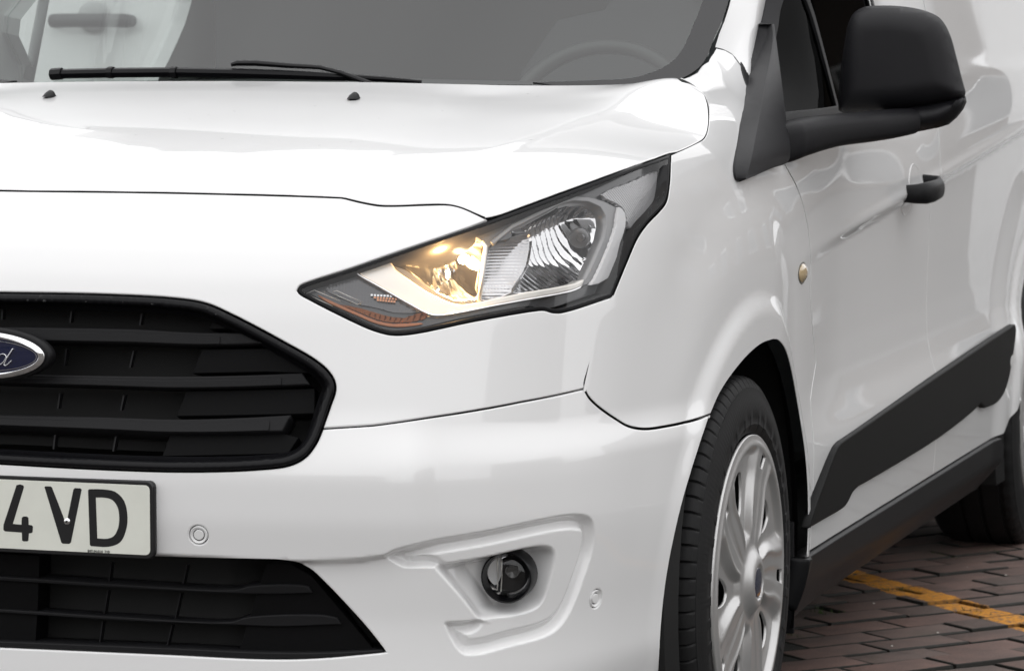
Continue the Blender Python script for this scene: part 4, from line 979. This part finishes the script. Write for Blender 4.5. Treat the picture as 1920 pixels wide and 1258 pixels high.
# door handle and repeater
def hy(u, v): q = lift([(u, v)])[0]; return float(y_of_s(q[0])), q[1]
hq = lift([(1712, 360)])[0]
hy0 = float(y_of_s(hq[0])); hz0 = hq[1]; HB = S(hq[0], hz0)[0]
cupp = [(float(s_of_y(hy0+.035+.060*math.cos(t))), hz0+.002+.050*math.sin(t)) for t in np.linspace(0, 2*math.pi, 33)[:-1]]
f_, n_ = sfun(lambda a, b: .026*(1-sstep(np.hypot((y_of_s(a)-hy0-.035)/.060, (b-hz0-.002)/.050), .35, .98)))
skin('handle_recess', cupp, PAINT, van, fun=f_, nfun=n_, off=-.0008, du=.006, dv=.004, gap=0, flange=.001, roundr=0)
m = MB(); xh = HB[0]
m.tube([(xh-.012, hy0-.045, hz0-.002), (xh+.016, hy0-.045, hz0-.002), (xh+.030, hy0-.030, hz0-.001), (xh+.036, hy0+.02, hz0+.001), (xh+.037, hy0+.075, hz0+.004), (xh+.028, hy0+.105, hz0+.010), (xh-.012, hy0+.112, hz0+.014)], [.013, .015, .0165, .0165, .0155, .014, .013], n=14, sc=(.62, 1.25))
m.build('door_handle', BLACKP, van, smooth=True, sharp=60)
rq = lift([(1504, 512)])[0]; ry, rz = float(y_of_s(rq[0])), rq[1]
def disc_on(name, y, z, ra, rb, off, m_, parent, flange=.004, roundr=.001, dm=0):
    o_ = [(float(s_of_y(y+ra*math.cos(t))), z+rb*math.sin(t)) for t in np.linspace(0, 2*math.pi, 33)[:-1]]
    f_, n_ = sfun(lambda a, b: -dm*np.clip(1-((y_of_s(a)-y)/ra)**2-((b-z)/rb)**2, 0, 1)); return skin(name, o_, m_, parent, fun=f_, nfun=n_, off=off, du=.005, dv=.004, gap=0, flange=flange, roundr=roundr, res=.005)
rep = disc_on('side_indicator', ry, rz, .034, .0185, -.0012, mat('repeater_rim', (.12, .11, .09), .3), van)
disc_on('indicator_lens', ry, rz, .031, .0160, -.002, mat('repeater_lens', (.50, .38, .22), .12, coat=1), rep, dm=.007)

# washer jets, wipers
for u, v in ((92, 183), (663, 187)):
    y = .82
    for _ in range(12): p = px(u, v, 'y', y); y = y+( p[2]-B(np.array([abs(p[0])]), np.array([y]))[0][2])*-0 
    T_ = None
    for yy in np.arange(.70, .92, .001):
        p = px(u, v, 'y', yy)
        if p[2] <= B(np.array([abs(p[0])]), np.array([yy]))[0][2]: T_ = (p, yy); break
    p = T_[0] if T_ else p
    m = MB(); V = []; prof_ = [(-.014, .0005, .004), (-.010, .004, .0075), (-.003, .0085, .0088), (.005, .0115, .0082), (.010, .0105, .0072), (.0135, .0045, .007), (.0145, 0, .0068)]
    rings_ = []
    for yy, h, w_ in prof_:
        rings_.append([(p[0]+w_*math.cos(t), p[1]-yy*-1, p[2]+.0005+h*math.sin(t)) for t in np.linspace(0, math.pi, 9)])
    V = [q for r in rings_ for q in r]; n9 = 9
    m.add(V, [(i*n9+j, i*n9+j+1, (i+1)*n9+j+1, (i+1)*n9+j) for i in range(len(rings_)-1) for j in range(n9-1)]); m.build('washer_jet', BLACKP, van, smooth=True, sharp=70)
def wpt(u, v, lift_): p = lw(u, v, -lift_); return tuple(p)
m = MB(); bl_ = [wpt(u, v, .015) for u, v in ((98, 140), (112, 139), (210, 137), (330, 136), (440, 138), (540, 141), (640, 145), (720, 149), (790, 154))]
m.tube(bl_, [.0075, .0088, .0088, .0088, .0088, .008, .007, .005, .003], n=8, sc=(1, .95)); wip = m.build('wiper', GLOSSB, van, smooth=True, sharp=40)
m = MB(); m.tube([wpt(97, 140, .016), wpt(117, 138.5, .016)], .0102, n=8); m.build('wiper_end_cap', BLACKP, wip, smooth=True, sharp=40)
for u in (208, 327):
    m = MB(); m.tube([wpt(u-5, 136.5, .016), wpt(u+5, 136.5, .016)], .0100, n=8); m.build('wiper_clip', BLACKP, wip, smooth=True, sharp=40)
m = MB(); m.tube([wpt(u, v, .032) for u, v in ((433, 122), (445, 119), (480, 119), (545, 124), (600, 127), (640, 137), (670, 148), (700, 160))], [.004, .006, .006, .0052, .0045, .0045, .005, .006], n=8, sc=(1, .8)); m.build('wiper_arm', BLACKP, wip, smooth=True, sharp=50)
m = MB(); V = []
cow = [(x, y_, z_) for x in np.linspace(-.70, .70, 29) for y_, z_ in ((.965+.03*x*x, 1.045), (1.00+.27*x*x, 1.050), (1.02+.27*x*x, 1.040))]
m.add(cow, [(i*3+j, (i+1)*3+j, (i+1)*3+j+1, i*3+j+1) for i in range(28) for j in range(2)]); m.build('cowl_panel', BLACKP, van, smooth=True)

# ------------------------------------------------------------------ cabin
m = MB(); nx_ = 25; pr = [(1.06, .98), (1.10, 1.055), (1.25, 1.085), (1.45, 1.095), (1.56, 1.08), (1.60, 1.02), (1.58, .7)]
V = [(x, y+.22*x*x, z-.02*abs(x)) for x in np.linspace(-.74, .74, nx_) for y, z in pr]; k = len(pr)
m.add(V, [(i*k+j, (i+1)*k+j, (i+1)*k+j+1, i*k+j+1) for i in range(nx_-1) for j in range(k-1)]); m.build('dashboard', DARKTRIM, van, smooth=True, sharp=50)
pc = px(1108, 92, 'y', 1.66); swc = Vector((pc[0], 1.70, pc[2]-.165)); m = MB(); ang = R(24)
m.tube([tuple(swc+Vector((.185*math.cos(t), .185*math.sin(t)*math.sin(ang), .185*math.sin(t)*math.cos(ang)))) for t in np.linspace(0, 2*math.pi, 49)], .014, n=8, cap=False)
sw = m.build('steering_wheel', mat('wheel_leather', (.055, .055, .055), .5), van, smooth=True)
def seat(x):
    m = MB()
    def sec(z, y, w_, d): return [(x+w_*sx, y+d*sy, z) for sx, sy in ((-1, -.6), (-.8, -1), (.8, -1), (1, -.6), (1, .8), (-1, .8))]
    P_ = [sec(.62, 2.02, .24, .10), sec(.9, 2.08, .26, .09), sec(1.1, 2.13, .25, .08), sec(1.20, 2.16, .19, .06), sec(1.22, 2.17, .10, .04), sec(1.24, 2.175, .09, .04), sec(1.26, 2.17, .12, .05), sec(1.38, 2.20, .115, .05), sec(1.42, 2.21, .08, .03)]
    V = [q for s_ in P_ for q in s_]; m.add(V, [(i*6+j, i*6+(j+1) % 6, (i+1)*6+(j+1) % 6, (i+1)*6+j) for i in range(len(P_)-1) for j in range(6)]+[tuple(range(len(V)-6, len(V)))]); m.build('seat', mat('seat_fabric', (.06, .062, .065), .9), van, smooth=True, sharp=50)
seat(.38)
# roof, headlining, far-side body
RF = MB(); ny = 14
rv = []
for y in np.linspace(1.80, 4.38, ny):
    zt = 1.755+.05*min(1, (y-1.8)/.5)
    rv.append([(x, y, zt-.9*(max(0, abs(x)-.35))**2.6) for x in np.linspace(-.775, .775, 25)])
V = [q for r in rv for q in r]; RF.add(V, [(i*25+j, i*25+j+1, (i+1)*25+j+1, (i+1)*25+j) for i in range(ny-1) for j in range(24)]); RF.build('roof', PAINT, van, smooth=True)
m = MB(); m.box(-.78, .78, 2.72, 2.74, .3, 1.72); m.build('bulkhead', DARKTRIM, van)
m = MB(); m.box(-.80, .80, 4.36, 4.38, .25, 1.78); m.build('tailgate', PAINT, van)
# far side: skin mirrored, with the glazed opening seen through the cabin
def Sm(a, b, off=0): return S(a, b, off)*[-1, 1, 1]
def Smn(a, b, off=0, h=.0012): return SN(a, b, off)*[-1, 1, 1]
def far_px(P):    # pixels -> (s, z) on the far side
    out = []
    for u, v in P:
        x = -.84
        for _ in range(8):
            p = px(u, v, 'x', x); x = -S(s_of_y(p[1]), p[2])[0][0]
        out.append((float(s_of_y(p[1])), p[2]))
    return np.array(out)
FWn = far_px([(34, 165), (33, 120), (5, 60), (8, 30), (40, -10), (90, -60)]); FWr = far_px([(335, -60), (330, 0), (318, 40), (303, 75), (286, 110), (262, 165)])
fwin = np.vstack([FWn, FWr])
def mirrored(name, outer, m_, parent, holes=(), **kw):
    o = skin(name, outer, m_, parent, holes=holes, **kw)
    V = np.array([v.co[:] for v in o.data.vertices])*[-1, 1, 1]; Fc = [tuple(p.vertices)[::-1] for p in o.data.polygons]; bpy.data.objects.remove(o)
    return obj(name, V, Fc, m_, parent, True, sharp=40)
zmax = max(q[1] for q in fwin); zl_ = [q for q in fwin]
mirrored('far_side_panel', np.vstack([[yz(1.30, SZ)], [yz(1.30, .9)], [yz(1.30, 1.12)], [yz(1.72, 1.50)], [yz(2.0, 1.735)], [yz(4.38, 1.74)], [yz(4.38, .30)], ar2[::-1], [yz(3.165, SZ)]]), PAINT, van, holes=[fwin], du=.05, dv=.02, flange=.035)
mirrored('far_side_window', fwin, glassmat('far_glass', (.84, .87, .86), .05), van, off=.010, du=.06, dv=.05, gap=-.004, flange=.003, roundr=0)
pA = far_px([(62, -30), (28, 150)]); A0, A1 = S(pA[0][0], pA[0][1], .03)[0]*[-1, 1, 1], S(pA[1][0], pA[1][1], .03)[0]*[-1, 1, 1]
m = MB(); m.tube([tuple(A0), tuple(A1)], .011, n=8); m.build('window_bar', GREYTRIM, van, smooth=True)
ffe = mirrored('far_fender', np.vstack([hlr[::-1], sf[1:], farch[1:], carc, [yz(1.27, .298), yz(1.303, .305), yz(1.305, .42), yz(1.306, .56)], ds[::-1], [yz(1.19, 1.0), yz(1.21, 1.05)], FTOP, WCOR, GAPF[:-1]]), PAINT, van, du=.03, dv=.02)
pl3 = obj('far_pillar', [(-v.co[0], v.co[1], v.co[2]) for v in pil.data.vertices], [tuple(p.vertices)[::-1] for p in pil.data.polygons], PAINT, van)

# ------------------------------------------------------------------ ground: clay pavers in running bond, a yellow bay line painted across them
def world_xy(n):
    g = n.nodes.new('ShaderNodeNewGeometry'); return g.outputs['Position']
def paver_mat(name, joints=False):
    m = bpy.data.materials.new(name); m.use_nodes = True; n = m.node_tree; b = n.nodes['Principled BSDF']; b.inputs['Roughness'].default_value = .72; L = n.links.new
    P = world_xy(n)
    def noise(sc, det=4, rough=.5):
        q = n.nodes.new('ShaderNodeTexNoise'); q.inputs['Scale'].default_value = sc; q.inputs['Detail'].default_value = det; q.inputs['Roughness'].default_value = rough; L(P, q.inputs['Vector']); return q.outputs['Fac']
    def ramp(src, p0, c0, p1, c1):
        r = n.nodes.new('ShaderNodeValToRGB'); e = r.color_ramp.elements; e[0].position = p0; e[0].color = (*c0, 1); e[1].position = p1; e[1].color = (*c1, 1); L(src, r.inputs[0]); return r.outputs[0]
    def mix(f, a, b_, mode='MIX'):
        x = n.nodes.new('ShaderNodeMixRGB'); x.blend_type = mode
        for i, q in ((0, f), (1, a), (2, b_)):
            if isinstance(q, (int, float)): x.inputs[i].default_value = q
            elif isinstance(q, tuple): x.inputs[i].default_value = (*q, 1)
            else: L(q, x.inputs[i])
        return x.outputs[0]
    if joints:      # far field: joints by texture
        mp = n.nodes.new('ShaderNodeMapping'); mp.vector_type = 'POINT'; mp.inputs['Rotation'].default_value = (0, 0, R(-50)); L(P, mp.inputs['Vector'])
        bt = n.nodes.new('ShaderNodeTexBrick'); bt.inputs['Scale'].default_value = 1; bt.inputs['Brick Width'].default_value = .2; bt.inputs['Row Height'].default_value = .1; bt.inputs['Mortar Size'].default_value = .004
        bt.inputs['Color1'].default_value = (.088, .080, .074, 1); bt.inputs['Color2'].default_value = (.066, .062, .058, 1); bt.inputs['Mortar'].default_value = (.02, .018, .014, 1); L(mp.outputs[0], bt.inputs['Vector']); base_c = bt.outputs['Color']
    else:
        oi = n.nodes.new('ShaderNodeObjectInfo'); base_c = ramp(oi.outputs['Random'], 0, (.162, .104, .088), 1, (.112, .086, .076))
    if not joints:      # soil and moss worked into the arrises of each paver
        tcx = n.nodes.new('ShaderNodeTexCoord'); so_ = n.nodes.new('ShaderNodeSeparateXYZ'); L(tcx.outputs['Object'], so_.inputs[0])
        def m2_(op, a, b=None):
            x = n.nodes.new('ShaderNodeMath'); x.operation = op
            for i, q in ((0, a), (1, b)):
                if q is None: continue
                if isinstance(q, (int, float)): x.inputs[i].default_value = q
                else: L(q, x.inputs[i])
            return x.outputs[0]
        dd = m2_('MINIMUM', m2_('SUBTRACT', .09625, m2_('ABSOLUTE', so_.outputs[0])), m2_('SUBTRACT', .04625, m2_('ABSOLUTE', so_.outputs[1])))
        dd = m2_('ADD', dd, m2_('MULTIPLY', m2_('SUBTRACT', noise(90, 4), .5), .006))
        ed = n.nodes.new('ShaderNodeMapRange'); ed.inputs[1].default_value = .0022; ed.inputs[2].default_value = .0052; L(dd, ed.inputs[0]); DIRT = ed.outputs[0]
    else: DIRT = None
    blot = ramp(noise(9, 6, .6), .35, (.70, .72, .72), .7, (1.15, 1.08, 1.05)); c = mix(1, base_c, blot, 'MULTIPLY')
    grit = ramp(noise(420, 3, .7), .42, (.62, .60, .60), .66, (1.5, 1.42, 1.38)); c = mix(.65, c, mix(1, c, grit, 'MULTIPLY'))
    moss = ramp(noise(3.1, 6, .65), .60, (0, 0, 0), .74, (1, 1, 1)); c = mix(mix(1, moss, (.45, .45, .45), 'MULTIPLY'), c, (.035, .045, .018))
    if DIRT is not None: c = mix(DIRT, (.012, .011, .008), c)
    # yellow line: distance from its axis
    sx = n.nodes.new('ShaderNodeSeparateXYZ'); L(P, sx.inputs[0])
    a, b2 = YL; d = (b2-a)/np.linalg.norm(b2-a); nx_, ny_ = -d[1], d[0]; c0_ = -(nx_*a[0]+ny_*a[1])
    def math_(op, *ins):
        x = n.nodes.new('ShaderNodeMath'); x.operation = op
        for i, q in enumerate(ins):
            if isinstance(q, (int, float, np.floating)): x.inputs[i].default_value = float(q)
            else: L(q, x.inputs[i])
        return x.outputs[0]
    dist = math_('ABSOLUTE', math_('ADD', math_('ADD', math_('MULTIPLY', sx.outputs[0], nx_), math_('MULTIPLY', sx.outputs[1], ny_)), c0_))
    dist = math_('ADD', dist, math_('MULTIPLY', math_('SUBTRACT', noise(30, 4), .5), .022))
    m1 = math_('LESS_THAN', dist, YW/2)
    wear = ramp(noise(60, 6, .75), .38, (.05, .05, .05), .50, (1, 1, 1)); m2 = math_('MULTIPLY', m1, wear)
    yc = ramp(noise(120, 4, .6), .35, (.50, .19, .006), .65, (.68, .29, .012)); c = mix(math_('MULTIPLY', math_('MULTIPLY', m2, .97), math_('ADD', math_('MULTIPLY', DIRT, .6), .4) if DIRT is not None else 1.0), c, yc)
    L(c, b.inputs['Base Color'])
    bp = n.nodes.new('ShaderNodeBump'); bp.inputs['Strength'].default_value = .7; bp.inputs['Distance'].default_value = .002; L(noise(260, 5, .7), bp.inputs['Height']); L(bp.outputs[0], b.inputs['Normal'])
    return m
def gp(u, v): return px(u, v, 'z', 0)[:2]
YA, YB_ = gp(1604, 1080), gp(1867, 1154); YL = (YA, YB_); YW = .090
BRICK = paver_mat('clay_paver'); FARP = paver_mat('paving_far', True)
SAND = mat('joint_sand', (.010, .009, .007), .95, bump=1, bscale=200, col2=(.016, .022, .008), vscale=12)
def sheet_obj(name, x0, x1, y0, y1, z, m_, kind='structure'):
    o = obj(name, [(x0, y0, z), (x1, y0, z), (x1, y1, z), (x0, y1, z)], [(0, 1, 2, 3)], m_, smooth=False); o['kind'] = kind; return o
gx0, gx1, gy0, gy1 = -1.6, 3.2, .4, 6.4
g = MB()    # far field with a hole where the real pavers lie
for x0, x1, y0, y1 in ((-150, gx0, -150, 200), (gx1, 150, -150, 200), (gx0, gx1, -150, gy0), (gx0, gx1, gy1, 200)): g.add([(x0, y0, -.002), (x1, y0, -.002), (x1, y1, -.002), (x0, y1, -.002)], [(0, 1, 2, 3)])
ground = g.build('ground', FARP); tag(ground, kind='structure')
paving = sheet_obj('paving', gx0, gx1, gy0, gy1, -.012, SAND)
e1 = np.array([math.cos(R(49.5)), math.sin(R(49.5))]); e2 = np.array([-e1[1], e1[0]])
org = gp(1460+870/4.174, 1000+915/4.174)
def pjx(p):
    d = np.array(p)-CAM; z = d@FW; return 960+F*(d@RT)/z, 629-F*(d@UP)/z
bme = []
for k in range(6):
    bm = bmesh.new(); bmesh.ops.create_cube(bm, size=1); rnd = random.Random(k)
    for v in bm.verts: v.co = Vector((v.co.x*.1925, v.co.y*.0925, v.co.z*.05-.025))
    bmesh.ops.bevel(bm, geom=[e for e in bm.edges if (e.verts[0].co.z+e.verts[1].co.z) > -.01], offset=.0035, segments=2, profile=.6, affect='EDGES')
    for v in bm.verts: v.co += Vector((rnd.uniform(-1, 1), rnd.uniform(-1, 1), rnd.uniform(-1, 1)*.4))*.0009
    me = bpy.data.meshes.new('brick'); bm.to_mesh(me); bm.free(); me.materials.append(BRICK)
    for p in me.polygons: p.use_smooth = True
    me.set_sharp_from_angle(angle=R(30)); bme.append(me)
cand = []
for i in range(-40, 40):
    for j in range(-60, 60):
        c = org+e1*((i+(.42 if j % 2 else 0))*.2+.1)+e2*(j*.1+.05)
        if gx0+.13 < c[0] < gx1-.13 and gy0+.13 < c[1] < gy1-.13:
            u, v = pjx((c[0], c[1], 0)); cand.append((c, u, v, -60 < 0 and (1440 < u < 2010 and 900 < v < 1330)))
vis = sorted([q for q in cand if q[3]], key=lambda q: np.hypot(q[0][0]-CAM[0], q[0][1]-CAM[1]))
rnd = random.Random(5); base_rot = math.atan2(e1[1], e1[0])
def brick_xf(): return rnd.gauss(0, R(.8)), rnd.gauss(0, .0020), rnd.gauss(0, R(.35)), rnd.gauss(0, R(.35))
vis_ids = {id(q) for q in vis[:290]}
rest = MB()
tmpl = bpy.data.meshes.new('t'); 
for q in cand:
    a, dz, tx, ty = brick_xf(); c = q[0]; me = rnd.choice(bme)
    if id(q) in vis_ids:
        o = bpy.data.objects.new('brick', me); o.location = (c[0], c[1], dz); o.rotation_euler = (tx, ty, base_rot+a); COL.objects.link(o); o.parent = paving
    else:
        ca, sa = math.cos(base_rot+a), math.sin(base_rot+a)
        V = [(c[0]+x*ca-y*sa, c[1]+x*sa+y*ca, z+dz) for x in (-.0975, .0975) for y in (-.0475, .0475) for z in (-.03, 0)]
        rest.add(V, [(1, 5, 7, 3), (0, 4, 5, 1), (2, 3, 7, 6), (0, 1, 3, 2), (4, 6, 7, 5)])
bpy.data.meshes.remove(tmpl)
ro = rest.build('brick_field', BRICK, paving); ro['kind'] = 'stuff'
# moss and grass in the joints
GRASS = mat('joint_grass', (.05, .10, .015), .7, var=.5, vscale=40)
def tufts(name, spots, n, h):
    m = MB(); r_ = random.Random(11)
    for (x, y, rad) in spots:
        for _ in range(n):
            a = r_.uniform(0, 6.28); d = rad*r_.random()**.7; t = r_.gauss(0, rad)*1.2; bx_, by_ = x+e2[0]*t+math.cos(a)*.004, y+e2[1]*t+math.sin(a)*.004; hh = h*r_.uniform(.4, 1); w_ = .0016; ln = r_.uniform(-.6, .6)*hh, r_.uniform(-.6, .6)*hh
            m.add([(bx_-w_*math.sin(a), by_+w_*math.cos(a), -.006), (bx_+w_*math.sin(a), by_-w_*math.cos(a), -.006), (bx_+ln[0], by_+ln[1], hh)], [(0, 1, 2)])
    o = m.build(name, GRASS, None); return o
sp = [(*gp(1460+x/4.174, 1000+y/4.174), r_) for x, y, r_ in ((1655, 695, .022), (1530, 608, .018), (1000, 442, .016), (800, 430, .014), (420, 600, .03), (320, 610, .02), (1690, 445, .012), (1250, 165, .02), (1660, 135, .02), (130, 800, .015), (1010, 515, .02))]
tg = tufts('grass_tufts', sp, 16, .008); tag(tg, 'tiny green grass tufts growing in the paver joints', 'grass', kind='stuff')
# a few pale grit specks
m = MB(); r_ = random.Random(2)
for u, v in ((1677, 1018), (1814, 1065), (1886, 1079), (1638, 1132), (1758, 1187), (1672, 1212)): p = gp(u, v); dome(m, (p[0], p[1], .001), .0028, (0, 0, 1), n=7, rings=3, h=.0022)
o = m.build('grit', mat('grit', (.45, .42, .38), .8), None, smooth=True); tag(o, 'loose pale grit scattered on the brick paving', 'grit', kind='stuff')

# ------------------------------------------------------------------ surroundings: the van beyond, and unseen buildings added for the paint to mirror
def box_part(name, x0, x1, y0, y1, z0, z1, m_, parent, bv=0):
    m = MB(); m.box(x0, x1, y0, y1, z0, z1); o = m.build(name, m_, parent)
    if bv: bevel(o, bv, 3)
    return o
nb = empty('parked_van', (0, 0, 0)); tag(nb, 'white van parked beyond, seen through the windscreen with its dark door handle', 'van')
prof_ = [(-1.0, .35), (-.98, .9), (-.93, 1.15), (-.90, 1.4), (-.87, 1.9), (-.80, 2.3), (-.62, 2.42), (.62, 2.42), (.80, 2.3), (.87, 1.9), (.90, 1.4), (.93, 1.15), (.98, .9), (1.0, .35)]
m = MB(); sec = []
for xx, kz in ((-1.4, 1), (3.4, 1)): sec.append([(xx, yy, zz) for yy, zz in prof_])
V = [q for r in sec for q in r]; k = len(prof_); m.add(V, [(j, j+1, k+j+1, k+j) for j in range(k-1)]+[(k-1, 0, k, 2*k-1), tuple(range(k))[::-1], tuple(range(k, 2*k))]); bevel(m.build('body', PAINT, nb), .03, 2)
m = MB(); cab = [(-2.6, .35, .62), (-2.62, .9, .75), (-2.1, 1.15, .82), (-1.75, 1.2, .85), (-1.15, 2.15, .78), (-1.38, 2.35, .70), (-1.38, .35, .98)]
V = [(x, -y, z) for x, z, y in cab]+[(x, y, z) for x, z, y in cab]; k = 7; m.add(V, [(j, (j+1) % k, k+(j+1) % k, k+j) for j in range(k)]+[tuple(range(k))[::-1], tuple(range(k, 2*k))]); bevel(m.build('cab', PAINT, nb), .04, 2)
for sy in (-1, 1):
    m = MB(); m.add([(-1.30, sy*.925, 1.32), (-.45, sy*.925, 1.32), (-.45, sy*.885, 1.92), (-.95, sy*.885, 1.92)], [(0, 1, 2, 3)]); m.add([(-1.30, sy*.90, 1.32), (-.45, sy*.90, 1.32), (-.45, sy*.87, 1.92), (-.95, sy*.87, 1.92)], [(3, 2, 1, 0)]); m.build('side_window', SGLASS, nb)
    for xx in (-1.7, 2.4):
        wb = lathe('wheel', [(.18, -.1), (.20, .0), (.30, .01), (.335, -.01), (.34, -.10), (.335, -.2), (.2, -.21)], (xx, sy*.96, .34), (0, sy, 0), RUBBER, None, n=28); wb.parent = nb
        rb = lathe('rim', [(.001, -.03), (.05, -.02), (.12, -.05), (.19, -.03), (.205, -.005)], (xx, sy*.96, .34), (0, sy, 0), SILVER, None, n=28); rb.parent = wb
HM = mat('grey_handle', (.06, .06, .062), .5)
hc = (.1, -.952, 1.22)
m = MB(); m.tube([(hc[0]-.112, hc[1]+.02, hc[2]), (hc[0]-.105, hc[1]-.03, hc[2]), (hc[0]-.06, hc[1]-.042, hc[2]+.001), (hc[0]+.06, hc[1]-.042, hc[2]+.001), (hc[0]+.105, hc[1]-.03, hc[2]), (hc[0]+.112, hc[1]+.02, hc[2])], [.017, .0195, .0195, .0195, .0195, .017], n=12, sc=(.8, 1)); m.build('door_handle', HM, nb, smooth=True)
m = MB(); dome(m, (hc[0], hc[1]+.022, hc[2]+.012), .046, (0, -1, 0), n=24, rings=5, h=.012); m.build('handle_cup', mat('cup_grey', (.5, .5, .5), .5), nb, smooth=True)
d0 = ray(172, 40); tt = (CAM[2]-1.22)/-d0[2] if d0[2] < 0 else 9.6; tt = 9.9
T0 = CAM+d0*tt; va = math.atan2(d0[1], d0[0]); rz_ = va-math.pi/2+R(-14)
hl = Vector((hc[0], hc[1], hc[2])); rot = Matrix.Rotation(rz_, 4, 'Z'); hw = rot @ hl
nb.rotation_euler = (0, 0, rz_); nb.location = (T0[0]-hw.x, T0[1]-hw.y, 0)
for ch in nb.children: 
    ch.location = (0, 0, T0[2]-1.22)

BW_ = mat('render_wall', (.30, .28, .25), .85, var=.2, vscale=2); BR_ = mat('brick_wall', (.17, .14, .12), .85, var=.3, vscale=14); WN_ = mat('window_dark', (.03, .035, .04), .1, coat=1); RO_ = mat('slate_roof', (.05, .05, .055), .6)
def unseen_building(name, x, y, rz, Lx, D, H, m_, label):
    b = empty(name, (0, 0, 0)); tag(b, label, 'unseen_building')
    box_part('wall', -Lx/2, Lx/2, 0, D, 0, H, m_, b)
    m = MB(); m.add([(-Lx/2-.3, -.3, H), (Lx/2+.3, -.3, H), (Lx/2+.3, D+.3, H), (-Lx/2-.3, D+.3, H), (-Lx/2, D/2, H+2.2), (Lx/2, D/2, H+2.2)], [(0, 1, 5, 4), (2, 3, 4, 5), (1, 2, 5), (3, 0, 4), (3, 2, 1, 0)]); m.build('roof', RO_, b)
    nfl = int(H//2.9); nw = int(Lx//3.2)
    for f in range(nfl):
        for i in range(nw):
            cx = -Lx/2+(i+.5)*Lx/nw; fr = box_part('window', cx-.65, cx+.65, -.06, .02, .9+f*2.9, 2.3+f*2.9, PAINT, b); m = MB(); m.box(cx-.58, cx+.58, -.07, -.05, .97+f*2.9, 2.23+f*2.9); pn = m.build('pane', WN_, fr)
    b.location = (x, y, 0); b.rotation_euler = (0, 0, rz)
    return b
unseen_building('unseen_building', 16, 30, R(-62), 34, 9, 6.2, BR_, 'unseen long brick block added for the van side to mirror')
unseen_building('unseen_building', -6, -30, R(178), 30, 9, 6.0, BW_, 'unseen low rendered block added behind the camera for the paint to mirror')
unseen_building('unseen_building', 30, -8, R(-95), 26, 9, 7.5, BR_, 'unseen brick terrace added off to the right for the paint to mirror')

# ------------------------------------------------------------------ rain drops left on the surround and bonnet
WATER = mat('water_drop', (.55, .55, .56), .03, coat=1, spec=.8)
def drops(name, parent, items, m_):
    m = MB()
    for c, r, h in items: dome(m, c, r, (0, 0, 1) if h > 0 else (0, -1, .3), n=8, rings=3, h=abs(h))
    o = m.build(name, m_, parent, smooth=True); o['kind'] = 'stuff'; return o
r_ = random.Random(21); it = []
for _ in range(30):
    u, v = r_.uniform(0, 420), 0; v = np.interp(u, [0, 180, 330, 385, 420], [553, 556, 564, 573, 584])+r_.uniform(1, 9); q = lift([(u, v)], -.002)[0]; p = S(q[0], q[1], -.0035)[0]; it.append((p, r_.uniform(.0012, .0034), -.0005))
for _ in range(14):
    t = r_.random(); u, v = 450+150*t, 600+82*t+r_.uniform(2, 8); q = lift([(u, v)], -.002)[0]; it.append((S(q[0], q[1], -.0035)[0], r_.uniform(.001, .0022), -.0004))
drops('water_drops', sur, it, mat('drop_dark', (.006, .006, .007), .12, spec=.3))
it = []
for _ in range(60):
    x = r_.uniform(-.5, .74); y = r_.uniform(.3, .90); 
    if abs(x) < np.interp(y, [.3, .9], [.74, .74]): it.append((B(np.array([abs(x)]), np.array([y]))[0]*[1 if x > 0 else -1, 1, 1], r_.uniform(.0010, .0026), .0003))
drops('water_drops', bonnet, it, mat('drop_clear', (.72, .72, .74), .02, coat=1))
